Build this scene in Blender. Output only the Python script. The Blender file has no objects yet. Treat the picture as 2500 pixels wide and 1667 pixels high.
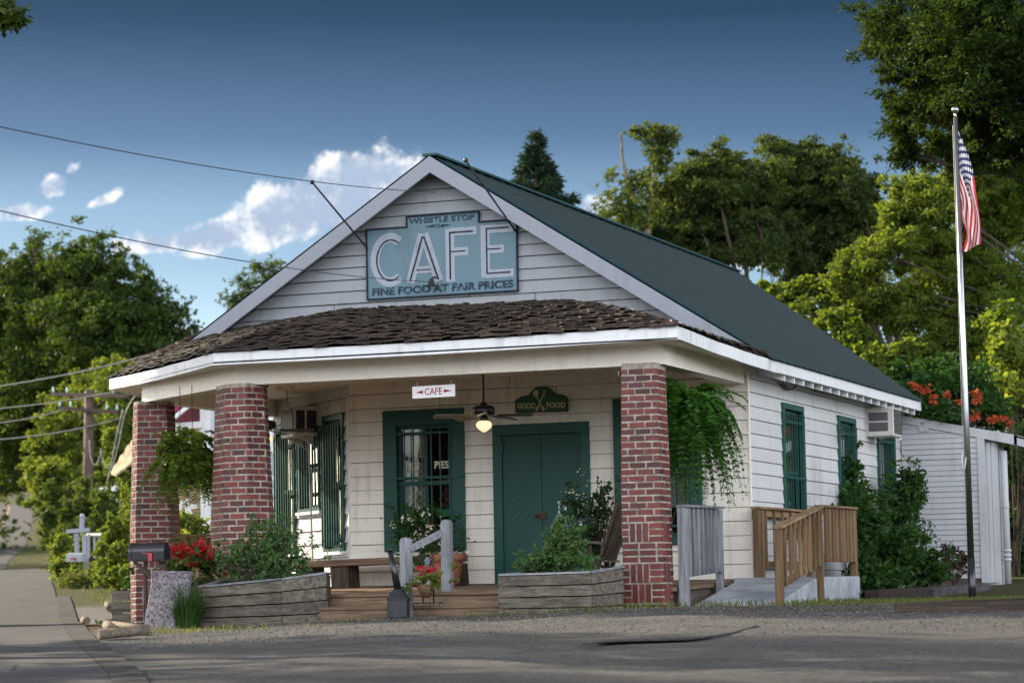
import bpy, math, random
import numpy as np
from mathutils import Vector as V, Matrix
R = math.radians
PI = math.pi
random.seed(7)
RNG = np.random.default_rng(11)
sc = bpy.context.scene
COL = sc.collection

# ------------------------------------------------------------------ camera
YAW, PITCH, ROLL = 0.3605404, 0.0938163, -0.0185347
CAM = np.array([9.738157, -34.763799, 0.159055])
FPX, PW, PH = 6542.93, 2500.0, 1667.0
_f = np.array([-math.sin(YAW)*math.cos(PITCH), math.cos(YAW)*math.cos(PITCH), math.sin(PITCH)])
_r0 = np.array([math.cos(YAW), math.sin(YAW), 0.0]); _u0 = np.cross(_r0, _f)
_r = math.cos(ROLL)*_r0 + math.sin(ROLL)*_u0
_u = -math.sin(ROLL)*_r0 + math.cos(ROLL)*_u0
cam = bpy.data.cameras.new('camera'); camo = bpy.data.objects.new('camera', cam); COL.objects.link(camo)
m = Matrix(((_r[0], _u[0], -_f[0], CAM[0]), (_r[1], _u[1], -_f[1], CAM[1]), (_r[2], _u[2], -_f[2], CAM[2]), (0, 0, 0, 1)))
camo.matrix_world = m
cam.sensor_width = 36.0; cam.lens = FPX/PW*36.0
cam.clip_start = 0.5; cam.clip_end = 3000
cam.dof.use_dof = True; cam.dof.focus_distance = 33.5; cam.dof.aperture_fstop = 2.5
sc.camera = camo

# ------------------------------------------------------------------ light
SUN_EL, SUN_AZ = R(27), math.atan2(-0.95, 0.30)       # compass angle from +Y towards +X
sun_dir = V((math.sin(SUN_AZ)*math.cos(SUN_EL), math.cos(SUN_AZ)*math.cos(SUN_EL), math.sin(SUN_EL)))
sl = bpy.data.lights.new('sun', 'SUN'); so = bpy.data.objects.new('sun', sl); COL.objects.link(so)
sl.energy = 5.0; sl.angle = R(0.55); sl.color = (1.0, 0.86, 0.66)
so.rotation_euler = sun_dir.to_track_quat('Z', 'Y').to_euler(); so.location = (-20, 0, 30)

sc.view_settings.view_transform = 'Standard'; sc.view_settings.look = 'None'
sc.view_settings.exposure = 1.2; sc.view_settings.gamma = 1.0
sc.cycles.use_denoising = True
sc.cycles.max_bounces = 8; sc.cycles.diffuse_bounces = 4; sc.cycles.glossy_bounces = 3
sc.cycles.transmission_bounces = 4; sc.cycles.transparent_max_bounces = 8
sc.cycles.caustics_reflective = False; sc.cycles.caustics_refractive = False
sc.cycles.sample_clamp_indirect = 4.0

class NT:
    """small helper round a node tree"""
    def __init__(s, t): s.t = t; s.n = t.nodes; s.l = t.links; s.n.clear()
    def put(s, i, v):
        if isinstance(v, bpy.types.NodeSocket): s.l.new(v, i)
        elif v is not None: i.default_value = v
    def new(s, typ, **k):
        n = s.n.new(typ)
        for a, v in k.items(): setattr(n, a, v)
        return n
    def M(s, op, a, b=None, c=None, clamp=False):
        n = s.new('ShaderNodeMath', operation=op, use_clamp=clamp)
        for i, v in enumerate((a, b, c)):
            if v is not None: s.put(n.inputs[i], v)
        return n.outputs[0]
    def VM(s, op, a, b=None):
        n = s.new('ShaderNodeVectorMath', operation=op)
        s.put(n.inputs[0], a)
        if b is not None: s.put(n.inputs[1], b)
        return n.outputs['Value'] if op in ('DOT_PRODUCT', 'LENGTH') else n.outputs[0]
    def mix(s, f, a, b, bl='MIX'):
        n = s.new('ShaderNodeMix', data_type='RGBA', blend_type=bl)
        s.put(n.inputs[0], f); s.put(n.inputs[6], a); s.put(n.inputs[7], b)
        return n.outputs[2]
    def noise(s, vec, scale, detail=4.0, rough=0.55, dist=0.0):
        n = s.new('ShaderNodeTexNoise'); s.put(n.inputs['Vector'], vec)
        n.inputs['Scale'].default_value = scale; n.inputs['Detail'].default_value = detail
        n.inputs['Roughness'].default_value = rough; n.inputs['Distortion'].default_value = dist
        return n.outputs['Fac']
    def ramp(s, f, stops, interp='LINEAR'):
        n = s.new('ShaderNodeValToRGB'); s.put(n.inputs[0], f); e = n.color_ramp; e.interpolation = interp
        while len(e.elements) < len(stops): e.elements.new(0.5)
        for el, (p, c) in zip(e.elements, stops):
            el.position = p; el.color = c if len(c) == 4 else (*c, 1)
        return n.outputs[0]
    def rng(s, v, a, b, c=0.0, d=1.0, smooth=True):
        n = s.new('ShaderNodeMapRange', interpolation_type='SMOOTHSTEP' if smooth else 'LINEAR')
        s.put(n.inputs[0], v)
        for i, x in enumerate((a, b, c, d)): n.inputs[i+1].default_value = x
        return n.outputs[0]
    def pos(s, scale=(1, 1, 1)):
        g = s.new('ShaderNodeNewGeometry')
        if scale == (1, 1, 1): return g.outputs['Position']
        return s.VM('MULTIPLY', g.outputs['Position'], scale)
    def attr(s, name):
        return s.new('ShaderNodeAttribute', attribute_name=name).outputs['Fac']
    def bump(s, h, strength=0.3, dist=0.02):
        n = s.new('ShaderNodeBump'); n.inputs['Strength'].default_value = strength
        n.inputs['Distance'].default_value = dist; s.put(n.inputs['Height'], h)
        return n.outputs[0]

# ------------------------------------------------------------------ sky
w = bpy.data.worlds.new('World'); sc.world = w; w.use_nodes = True
k = NT(w.node_tree)
sky = k.new('ShaderNodeTexSky', sky_type='NISHITA', sun_disc=False, sun_elevation=SUN_EL, sun_rotation=SUN_AZ,
            altitude=0.0, air_density=1.0, dust_density=1.0, ozone_density=2.5)
tc = k.new('ShaderNodeTexCoord'); D = tc.outputs['Generated']
sep = k.new('ShaderNodeSeparateXYZ'); k.put(sep.inputs[0], D)
el = k.M('MULTIPLY', k.M('ARCSINE', sep.outputs[2]), 180/PI)
az = k.M('MULTIPLY', k.M('ARCTAN2', sep.outputs[0], sep.outputs[1]), 180/PI)
n1 = k.noise(D, 44.0, 9.0, 0.66)
n2 = k.noise(k.VM('ADD', D, (3.1, 1.7, 0.4)), 130.0, 7.0, 0.65)
nn = k.M('ADD', k.M('MULTIPLY', n1, 1.1), k.M('SUBTRACT', k.M('MULTIPLY', n2, 0.45), 0.27))
dens = None
def blob(a, e, ra, re, rot=0.0, amt=1.0, soft=0.35):
    global dens
    x = k.M('SUBTRACT', az, a); y = k.M('SUBTRACT', el, e)
    c_, s_ = math.cos(R(rot)), math.sin(R(rot))
    u_ = k.M('DIVIDE', k.M('ADD', k.M('MULTIPLY', x, c_), k.M('MULTIPLY', y, s_)), ra)
    v_ = k.M('DIVIDE', k.M('SUBTRACT', k.M('MULTIPLY', y, c_), k.M('MULTIPLY', x, s_)), re)
    d_ = k.M('SQRT', k.M('ADD', k.M('MULTIPLY', u_, u_), k.M('MULTIPLY', v_, v_)))
    b_ = k.M('MULTIPLY', k.rng(d_, 1.0, 0.1, 0, 1), amt)
    dens = b_ if dens is None else k.M('MAXIMUM', dens, b_)
#BLOBS
# the cumulus bank standing low in the west-north-west, its wisps and one more cloud behind the trees
blob(-24.0, 8.55, 2.7, 1.6, 16, 1.2); blob(-25.3, 8.15, 2.8, 1.25, 16, 1.15); blob(-26.6, 7.8, 2.4, .8, 12, 0.95)
blob(-28.0, 7.6, 2.4, 0.5, 4, 0.8); blob(-22.8, 8.9, 1.2, 0.7, 30, 0.9)
blob(-30.45, 8.75, 0.75, 0.5, 20, 0.85); blob(-30.0, 9.1, 0.45, 0.26, 40, 0.72); blob(-31.1, 8.2, 1.1, 0.4, 5, 0.85)
blob(-29.35, 8.45, 0.9, 0.28, 25, 0.68); blob(-18.75, 8.05, 0.9, 0.75, 0, 1.0); blob(-15.5, 7.2, 2.6, 0.7, 0, 0.9)
msk = k.rng(k.M('SUBTRACT', k.M('ADD', nn, k.M('MULTIPLY', dens, 0.62)), 0.77), 0.0, 0.22)
msk = k.M('MULTIPLY', msk, k.rng(dens, 0.03, 0.25))
n3 = k.noise(k.VM('ADD', D, (-0.006, 0.0, -0.007)), 44.0, 9.0, 0.66)
shade = k.rng(k.M('ADD', k.M('MULTIPLY', k.M('SUBTRACT', n1, n3), 1.0), k.M('MULTIPLY', k.M('SUBTRACT', 0.62, dens), 0.35)), -0.16, 0.12)
ccol = k.mix(shade, (0.21, 0.26, 0.34, 1), (0.54, 0.54, 0.54, 1))
# clear sky: deepen towards the zenith the way the polarised summer sky looks
lift = k.rng(el, 1.0, 13.5, 1.0, 0.0, smooth=False)
tint = k.ramp(lift, [(0.0, (.044, .066, .096)), (.1, (.064, .098, .138)), (.3, (.188, .242, .312)), (.416, (.385, .45, .515)), (.52, (.46, .525, .595)), (.64, (.66, .73, .81)), (1.0, (.95, 1.0, 1.05))])
skyc = k.mix(1.0, sky.outputs[0], tint, 'MULTIPLY')
SKY_STR = 0.12
skyc = k.mix(1.0, skyc, (.707, .707, .707, 1), 'MULTIPLY')
# unseen broken cloud added behind the viewer to brighten shaded walls and porch
behind = k.M('MULTIPLY', k.VM('DOT_PRODUCT', D, (float(_f[0]), float(_f[1]), 0.0)), -1.0)
nb = k.noise(D, 2.2, 6.0, 0.6)
mb_ = k.M('MULTIPLY', k.rng(behind, -0.62, 0.0), k.rng(nb, 0.30, 0.50))
mb_ = k.M('MULTIPLY', k.M('MULTIPLY', mb_, k.rng(el, 1.0, 8.0)), k.rng(el, 24.0, 46.0, 1.0, 0.10))
bg = k.new('ShaderNodeBackground'); bg.inputs[1].default_value = SKY_STR
cl = k.mix(1.0, ccol, (8.0, 8.0, 8.0, 1), 'MULTIPLY')
c1 = k.mix(msk, skyc, cl)
c2 = k.mix(mb_, c1, (14.8, 15.4, 16.6, 1))
k.put(bg.inputs[0], c2)
wo = k.new('ShaderNodeOutputWorld'); k.l.new(bg.outputs[0], wo.inputs[0])

# ------------------------------------------------------------------ points
def ray(u, v):
    return _f + _r*((u-PW/2)/FPX) - _u*((v-PH/2)/FPX)
def at(u, v, y):
    d = ray(u, v); return V(CAM + d*((y-CAM[1])/d[1]))
def atx(u, v, x):
    d = ray(u, v); return V(CAM + d*((x-CAM[0])/d[0]))
def lerp(a, b, t): return a+(b-a)*t
def gz(x, y):
    b = -.02-.024*min(max(-x, 0), 5.5)
    if y < -4.6: return b-.034*(-4.6-y)
    if y < 2: return b
    t = min(1, (y-2)/6.0); b2 = lerp(b, -.06, t)
    if y < 45: return b2+(y-2)*.0316
    if y < 72: return 1.30-.8*(y-45)/27
    return .5+.058*(y-72)
def gh(u, v, t0=10):
    d = ray(u, v); t = t0
    while t < 420:
        P = CAM+d*t
        if P[2] < gz(P[0], P[1]): return V((P[0], P[1], gz(P[0], P[1])))
        t += .03
    return V(CAM+d*420)

# ------------------------------------------------------------------ mesh building
class MB:
    def __init__(s): s.v = []; s.f = []; s.r = []; s.sm = []; s.gapf = []
    def q(s, pts, r=None, smooth=False):
        i = len(s.v); s.v.extend([tuple(p) for p in pts]); s.f.append(tuple(range(i, i+len(pts))))
        s.r.append(random.random() if r is None else r); s.sm.append(smooth)
    def hexa(s, p, r=None, skip=()):
        """p: 8 points, bottom ring 0-3 then top ring 4-7"""
        i = len(s.v); s.v.extend([tuple(x) for x in p]); r = random.random() if r is None else r
        for n_, f in enumerate(((3, 2, 1, 0), (4, 5, 6, 7), (0, 1, 5, 4), (1, 2, 6, 5), (2, 3, 7, 6), (3, 0, 4, 7))):
            if n_ in skip: continue
            s.f.append(tuple(i+j for j in f)); s.r.append(r); s.sm.append(False)
    def box(s, a, b, r=None):
        x0, y0, z0 = a; x1, y1, z1 = b
        s.hexa([(x0, y0, z0), (x1, y0, z0), (x1, y1, z0), (x0, y1, z0), (x0, y0, z1), (x1, y0, z1), (x1, y1, z1), (x0, y1, z1)], r)
    def lbox(s, F, x0, x1, z0, z1, n0, n1, r=None):
        """box in a wall frame F=(O, R, N): along R, up Z, out N"""
        O, Rr, N = F; Z = V((0, 0, 1))
        def p(x, z, n): return O+Rr*x+Z*z+N*n
        s.hexa([p(x0, z0, n1), p(x1, z0, n1), p(x1, z0, n0), p(x0, z0, n0), p(x0, z1, n1), p(x1, z1, n1), p(x1, z1, n0), p(x0, z1, n0)], r)
    def bar(s, a, b, w, h, up=(0, 0, 1), r=None):
        a = V(a); b = V(b); d = (b-a).normalized(); up = V(up)
        if abs(d.dot(up)) > .99: up = V((0, 1, 0))
        x = d.cross(up).normalized()*(w/2); z = x.cross(d).normalized()*(h/2)
        s.hexa([a-x-z, a+x-z, b+x-z, b-x-z, a-x+z, a+x+z, b+x+z, b-x+z], r)
    def tube(s, pts, rad, n=8, cap=True, r=None):
        pts = [V(p) for p in pts]; rr = rad if isinstance(rad, (list, tuple)) else [rad]*len(pts)
        r = random.random() if r is None else r
        base = len(s.v); prev = None
        for i, p in enumerate(pts):
            d = (pts[min(i+1, len(pts)-1)]-pts[max(i-1, 0)]).normalized()
            if prev is None:
                a = d.orthogonal().normalized()
            else:
                a = (prev-d*prev.dot(d)); a = a.normalized() if a.length > 1e-6 else d.orthogonal().normalized()
            prev = a; b = d.cross(a)
            for j in range(n):
                t = 2*PI*j/n; s.v.append(tuple(p+(a*math.cos(t)+b*math.sin(t))*rr[i]))
        for i in range(len(pts)-1):
            for j in range(n):
                s.f.append((base+i*n+j, base+i*n+(j+1) % n, base+(i+1)*n+(j+1) % n, base+(i+1)*n+j)); s.r.append(r); s.sm.append(True)
        if cap:
            s.f.append(tuple(base+j for j in range(n))[::-1]); s.r.append(r); s.sm.append(False)
            e = base+(len(pts)-1)*n; s.f.append(tuple(e+j for j in range(n))); s.r.append(r); s.sm.append(False)
    def lathe(s, c, prof, n=20, r=None, smooth=True, sx=1.0, sy=1.0, ax=None):
        """prof: (radius, height) up the Z axis from c"""
        c = V(c); base = len(s.v); r = random.random() if r is None else r
        for (ra, h) in prof:
            for j in range(n):
                t = 2*PI*(j+.5)/n; s.v.append((c.x+ra*math.cos(t)*sx, c.y+ra*math.sin(t)*sy, c.z+h))
        for i in range(len(prof)-1):
            for j in range(n):
                s.f.append((base+i*n+j, base+i*n+(j+1) % n, base+(i+1)*n+(j+1) % n, base+(i+1)*n+j)); s.r.append(r); s.sm.append(smooth)
        s.f.append(tuple(base+j for j in range(n))[::-1]); s.r.append(r); s.sm.append(False)
        e = base+(len(prof)-1)*n; s.f.append(tuple(e+j for j in range(n))); s.r.append(r); s.sm.append(False)
    def ball(s, c, rad, n=10, m_=6, sc_=(1, 1, 1)):
        pr = [(max(.02*rad, rad*math.sin(PI*i/m_)), -rad*math.cos(PI*i/m_)*sc_[2]) for i in range(m_+1)]
        s.lathe(c, pr, n, sx=sc_[0], sy=sc_[1])
    def prism(s, poly, vec, r=None):
        vec = V(vec); P = [V(p) for p in poly]; n = len(P); i = len(s.v); r = random.random() if r is None else r
        s.v.extend([tuple(p) for p in P]+[tuple(p+vec) for p in P])
        s.f.append(tuple(range(i, i+n))[::-1]); s.f.append(tuple(range(i+n, i+2*n)))
        for j in range(n): s.f.append((i+j, i+(j+1) % n, i+n+(j+1) % n, i+n+j))
        s.r.extend([r]*(n+2)); s.sm.extend([False]*(n+2))
    def build(s, name, mat, parent=None, fix=True, bevel=0.0):
        me = bpy.data.meshes.new(name); me.from_pydata(s.v, [], s.f); 
        a = me.attributes.new('rnd', 'FLOAT', 'FACE'); a.data.foreach_set('value', s.r)
        me.polygons.foreach_set('use_smooth', s.sm)
        if fix:
            import bmesh
            bm = bmesh.new(); bm.from_mesh(me); bmesh.ops.recalc_face_normals(bm, faces=bm.faces[:]); bm.to_mesh(me); bm.free()
        me.materials.append(mat)
        if s.gapf:
            me.materials.append(DARKWOODX)
            for i in s.gapf: me.polygons[i].material_index = 1
        me.update()
        return link(name, me, parent, bevel)
def link(name, me, parent=None, bevel=0.0):
    o = bpy.data.objects.new(name, me); COL.objects.link(o)
    if parent is not None:
        o.parent = parent
        p = parent; loc = V((0, 0, 0))
        while p is not None: loc += p.location; p = p.parent
        o.location = -loc
        if parent.type == 'MESH' : pass
    if bevel:
        md = o.modifiers.new('edge', 'BEVEL'); md.width = bevel; md.segments = 1; md.limit_method = 'ANGLE'
    return o
def tag(o, label=None, cat=None, group=None, kind=None):
    if label: o['label'] = label
    if cat: o['category'] = cat
    if group: o['group'] = group
    if kind: o['kind'] = kind
    return o
def thing(name, loc, label, cat, group=None):
    o = bpy.data.objects.new(name, None); COL.objects.link(o); o.location = loc; o.empty_display_size = .2
    return tag(o, label, cat, group)
def copy_tree(o, parent=None):
    c = o.copy(); COL.objects.link(c); c.parent = parent
    for ch in list(o.children): copy_tree(ch, c)
    return c
def frame(O, Rr, N): return (V(O), V(Rr).normalized(), V(N).normalized())

# ------------------------------------------------------------------ materials
def mat(name):
    m_ = bpy.data.materials.new(name); m_.use_nodes = True
    return m_, NT(m_.node_tree)
def finish(k, col, rough=0.6, spec=0.3, normal=None, metal=0.0, extra=None):
    b = k.new('ShaderNodeBsdfPrincipled'); k.put(b.inputs['Base Color'], col); k.put(b.inputs['Roughness'], rough)
    b.inputs['Specular IOR Level'].default_value = spec; b.inputs['Metallic'].default_value = metal
    if normal is not None: k.put(b.inputs['Normal'], normal)
    o = k.new('ShaderNodeOutputMaterial'); k.l.new(b.outputs[0], o.inputs[0])
    return b
def c4(c): return (c[0], c[1], c[2], 1)
def paint(name, base, dirt=(.10, .085, .065), amt=.5, var=.10, rough=.55, streak=True, bump=.25, crack=.0, fleck=.35):
    m_, k = mat(name); p = k.pos()
    big = k.noise(p, .9, 4, .6); st = k.noise(k.pos((7, 7, .7)), 1.3, 5, .65); fine = k.noise(p, 28, 4, .6)
    col = k.mix(k.M('MULTIPLY', k.M('SUBTRACT', k.attr('rnd'), .5), var*2), c4(base), c4([x*.6 for x in base]))
    a = k.M('MULTIPLY', k.rng(k.M('ADD', k.M('MULTIPLY', big, .5), k.M('MULTIPLY', st, .6)), .52, .78), amt)
    col = k.mix(a, col, c4([lerp(base[i], dirt[i], .55) for i in range(3)]))
    sp = k.M('MULTIPLY', k.rng(k.M('ADD', k.M('MULTIPLY', k.noise(p, 9, 6, .75), .75), k.M('MULTIPLY', big, .3)), .665, .74), fleck)
    col = k.mix(sp, col, c4(dirt))
    nl = k.M('MULTIPLY', k.rng(k.noise(p, 40, 2, .5), .70, .76), fleck)
    col = k.mix(nl, col, c4([x*.5 for x in dirt]))
    pl = k.M('MULTIPLY', k.rng(k.M('ADD', k.M('MULTIPLY', k.noise(k.pos((5, 5, 22)), 1.6, 7, .75), .8), k.M('MULTIPLY', big, .25)), .66, .70), fleck*.8)
    col = k.mix(pl, col, c4([lerp(base[i], .22, .8)*.75 for i in range(3)]))
    h = k.M('ADD', k.M('MULTIPLY', fine, .4), k.M('MULTIPLY', k.noise(k.pos((3, 3, 14)), 3, 5, .6), .6))
    finish(k, col, rough, .3, k.bump(h, bump, .02)); return m_
def plain(name, base, rough=.5, spec=.3, metal=0.0, var=.15, bump=0.0, nscale=8):
    m_, k = mat(name); p = k.pos()
    n_ = k.noise(p, nscale, 5, .6)
    col = k.mix(k.rng(n_, .3, .75), c4([x*(1-var) for x in base]), c4([min(1, x*(1+var)) for x in base]))
    finish(k, col, rough, spec, k.bump(n_, bump, .02) if bump else None, metal); return m_
def wood(name, c1, c2, axis='x', rough=.75, dark=(.03, .025, .02), gs=1.0, crack=.5):
    m_, k = mat(name)
    s = {'x': (1.2, 22, 22), 'y': (22, 1.2, 22), 'z': (22, 22, 1.2)}[axis]; s = tuple(x*gs for x in s)
    rn = k.attr('rnd'); off = k.M('MULTIPLY', rn, 37.0)
    cx = k.new('ShaderNodeCombineXYZ'); k.put(cx.inputs[0], off); k.put(cx.inputs[1], off); k.put(cx.inputs[2], off)
    v = k.VM('ADD', k.pos(s), cx.outputs[0])
    g = k.noise(v, 1.0, 6, .65, .6); g2 = k.noise(v, 3.1, 4, .6)
    col = k.mix(k.rng(g, .3, .7), c4(c1), c4(c2))
    col = k.mix(k.M('MULTIPLY', k.rng(g2, .55, .75), crack), col, c4(dark))
    big = k.noise(k.pos(), 2.4, 4, .6)
    col = k.mix(k.M('MULTIPLY', k.rng(big, .5, .75), .45), col, c4([x*.5 for x in c1]))
    br = k.M('ADD', .72, k.M('MULTIPLY', rn, .5))
    cb = k.new('ShaderNodeCombineColor'); [k.put(cb.inputs[i], br) for i in range(3)]
    col = k.mix(1.0, col, cb.outputs[0], 'MULTIPLY')
    finish(k, col, rough, .2, k.bump(k.M('ADD', g, k.M('MULTIPLY', g2, -.6)), .5, .01)); return m_
def leafmat(name, c1, c2, c3=None, trans=.45, rough=.62, spec=.16):
    m_, k = mat(name); rn = k.attr('rnd')
    big = k.noise(k.pos(), .55, 3, .5)
    col = k.mix(rn, c4(c1), c4(c2))
    if c3: col = k.mix(k.rng(big, .42, .66), col, c4(c3))
    b = k.new('ShaderNodeBsdfPrincipled'); k.put(b.inputs['Base Color'], col); b.inputs['Roughness'].default_value = rough
    b.inputs['Specular IOR Level'].default_value = spec
    t = k.new('ShaderNodeBsdfTranslucent'); k.put(t.inputs[0], k.mix(1.0, col, (1.9, 1.75, .55, 1), 'MULTIPLY'))
    mx = k.new('ShaderNodeMixShader'); mx.inputs[0].default_value = trans
    k.l.new(b.outputs[0], mx.inputs[1]); k.l.new(t.outputs[0], mx.inputs[2])
    o = k.new('ShaderNodeOutputMaterial'); k.l.new(mx.outputs[0], o.inputs[0]); return m_
def glassmat(name, tint=(.75, .82, .8), refl=1.0):
    m_, k = mat(name)
    fr = k.new('ShaderNodeFresnel'); fr.inputs[0].default_value = 1.5
    t = k.new('ShaderNodeBsdfTransparent'); t.inputs[0].default_value = c4(tint)
    g = k.new('ShaderNodeBsdfGlossy'); g.inputs['Roughness'].default_value = .02
    wv = k.bump(k.noise(k.pos(), 2.0, 2, .5), .06, .05); k.put(g.inputs['Normal'], wv)
    mx = k.new('ShaderNodeMixShader'); k.put(mx.inputs[0], k.M('MULTIPLY', fr.outputs[0], 2.6*refl, clamp=True))
    k.l.new(t.outputs[0], mx.inputs[1]); k.l.new(g.outputs[0], mx.inputs[2])
    o = k.new('ShaderNodeOutputMaterial'); k.l.new(mx.outputs[0], o.inputs[0]); return m_

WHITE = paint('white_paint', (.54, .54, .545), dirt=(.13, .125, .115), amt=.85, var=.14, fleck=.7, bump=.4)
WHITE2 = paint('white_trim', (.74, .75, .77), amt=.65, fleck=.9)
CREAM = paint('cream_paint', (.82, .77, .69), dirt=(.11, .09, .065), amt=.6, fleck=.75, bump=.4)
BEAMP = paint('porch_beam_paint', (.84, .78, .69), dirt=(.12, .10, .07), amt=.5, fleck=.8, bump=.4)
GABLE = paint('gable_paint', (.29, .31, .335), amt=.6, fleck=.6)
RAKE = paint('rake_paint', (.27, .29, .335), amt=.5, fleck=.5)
SHEDW = paint('shed_paint', (.44, .45, .475), amt=.6, fleck=.7)
BLUEW = paint('blue_clapboard', (.33, .42, .52), amt=.6, fleck=.9)
GREEN = paint('dark_green_paint', (.014, .072, .060), dirt=(.05, .06, .05), amt=.5, fleck=.12, rough=.45, bump=.15)
GREEND = paint('green_door_paint', (.013, .068, .056), dirt=(.04, .06, .05), amt=.5, fleck=.1, rough=.5, bump=.1)
m_, k = mat('green_metal_roof'); p = k.pos(); rn = k.attr('rnd')
col = k.mix(k.M('MULTIPLY', rn, .55, clamp=True), (.012, .052, .056, 1), (.022, .070, .072, 1))
col = k.mix(k.M('MULTIPLY', k.rng(k.noise(k.pos((1.0, 5, 1.0)), 1.0, 5, .65), .48, .75), .4), col, (.06, .075, .08, 1))
col = k.mix(k.M('GREATER_THAN', rn, 1.5), col, (.005, .020, .023, 1))  # rib flanks coloured darker, painting in the shade beside each rib
finish(k, col, .42, .35, k.bump(k.noise(p, 3, 3, .5), .08, .05)); ROOFG = m_
BRICKM = None
m_, k = mat('red_brick'); rn = k.attr('rnd'); p = k.pos()
col = k.ramp(rn, [(0, (.050, .014, .014)), (.25, (.10, .020, .019)), (.6, (.15, .028, .025)), (.88, (.19, .042, .034)), (.95, (.13, .034, .03)), (1, (.06, .022, .04))])
nz = k.noise(p, 22, 5, .7)
col = k.mix(k.M('MULTIPLY', k.rng(nz, .45, .75), .4), col, (.06, .022, .02, 1))
col = k.mix(k.M('MULTIPLY', k.rng(k.noise(p, 14, 6, .8), .63, .72), .5), col, (.55, .48, .42, 1))
col = k.mix(k.M('MULTIPLY', k.rng(k.noise(p, 2.2, 5, .65), .48, .72), .55), col, (.035, .020, .018, 1))
finish(k, col, .55, .4, k.bump(k.noise(p, 60, 4, .6), .4, .01)); BRICKM = m_
MORTAR = plain('mortar', (.33, .29, .245), .9, .1, 0, .45, .5, 9)
CONC = plain('concrete', (.33, .33, .34), .85, .2, 0, .22, .25, 3)
GREYWOOD = wood('weathered_grey_wood_upright', (.13, .135, .15), (.27, .28, .30), 'z')
GREYWOODX = wood('weathered_grey_planks', (.062, .053, .043), (.172, .150, .122), 'x', crack=.8)
GREYWOODR = wood('weathered_rail', (.14, .145, .16), (.30, .31, .34), 'x')
BROWNWOODZ = wood('brown_deck_wood_upright', (.12, .075, .040), (.25, .160, .088), 'z', crack=.45)
BROWNWOODY = wood('brown_deck_wood_rail', (.125, .08, .045), (.26, .175, .10), 'y', crack=.45)
BROWNWOODX = wood('brown_step_wood', (.12, .08, .05), (.26, .18, .12), 'x', crack=.5)
DARKWOOD = wood('dark_stained_wood', (.030, .022, .018), (.085, .062, .048), 'z')
DARKWOODX = wood('dark_stained_wood_flat', (.05, .04, .035), (.15, .12, .10), 'x')
TIMBER = wood('creosote_timber', (.022, .017, .014), (.06, .045, .035), 'x')
SHAKE = wood('cedar_shake', (.010, .008, .007), (.060, .040, .030), 'y', rough=.42, crack=.8)
BARK = wood('bark', (.035, .027, .02), (.10, .08, .06), 'z', gs=.4)
POLEM = wood('utility_pole_wood', (.06, .04, .035), (.12, .085, .07), 'z', gs=.4)
BLACK = plain('black_metal', (.012, .012, .014), .4, .5, 0, .2)
BLACKG = plain('black_gloss', (.010, .011, .014), .22, .5, 0, .2)
ALU = plain('brushed_aluminium', (.36, .37, .40), .28, .5, 1.0, .06)
GLASS = glassmat('window_glass')
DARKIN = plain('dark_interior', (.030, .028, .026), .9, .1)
ACW = paint('appliance_enamel', (.55, .54, .50), amt=.5, fleck=.3, rough=.4)
ACG = plain('appliance_grille', (.03, .032, .036), .5, .3)
RUST = plain('galvanised_pipe', (.45, .40, .33), .5, .4, 0, .2)
TERRA = plain('terracotta', (.26, .105, .062), .8, .2, 0, .3, .3, 12)
RED = plain('red_plastic', (.42, .035, .04), .4, .4)
REDFL = leafmat('red_petals', (.34, .012, .025), (.54, .025, .045), None, .22)
ORFL = leafmat('orange_petals', (.40, .065, .035), (.52, .13, .06), None, .2)
WHFL = leafmat('white_petals', (.75, .75, .65), (.85, .85, .75), None, .3)
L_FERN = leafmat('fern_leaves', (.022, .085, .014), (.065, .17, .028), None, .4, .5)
L_FERN2 = leafmat('sun_tinted_fern_leaves', (.055, .11, .018), (.13, .185, .032), None, .45, .45)  # lighter, yellower copy of the fern leaves, sunlight put into the colour
L_TOM = leafmat('tomato_leaves', (.050, .115, .042), (.115, .205, .075), None, .4)
L_SHRUB = leafmat('shrub_leaves', (.012, .038, .012), (.03, .075, .022), None, .25, .35)
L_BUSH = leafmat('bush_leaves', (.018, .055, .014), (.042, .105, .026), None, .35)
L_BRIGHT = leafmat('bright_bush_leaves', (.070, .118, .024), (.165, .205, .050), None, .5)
L_MID = leafmat('midgreen_leaves', (.045, .075, .02), (.10, .135, .036), None, .42)
L_OAK = leafmat('oak_leaves', (.024, .052, .014), (.070, .105, .026), (.05, .085, .02), .42)
L_OAK2 = leafmat('oak_far_leaves', (.026, .050, .018), (.066, .095, .030), (.07, .10, .028), .42)
L_CONI = leafmat('conifer_needles', (.014, .034, .022), (.032, .060, .034), None, .2)
L_PECAN = leafmat('pecan_leaves', (.014, .032, .007), (.042, .072, .014), (.028, .05, .010), .38, .62, .15)
L_LIME = leafmat('lime_leaves', (.070, .115, .023), (.170, .215, .050), (.10, .15, .028), .5)
L_GRASS = leafmat('grass_blades', (.05, .085, .018), (.14, .15, .05), None, .35)
L_LILY = leafmat('liriope_blades', (.015, .05, .012), (.05, .11, .022), None, .3)

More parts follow.
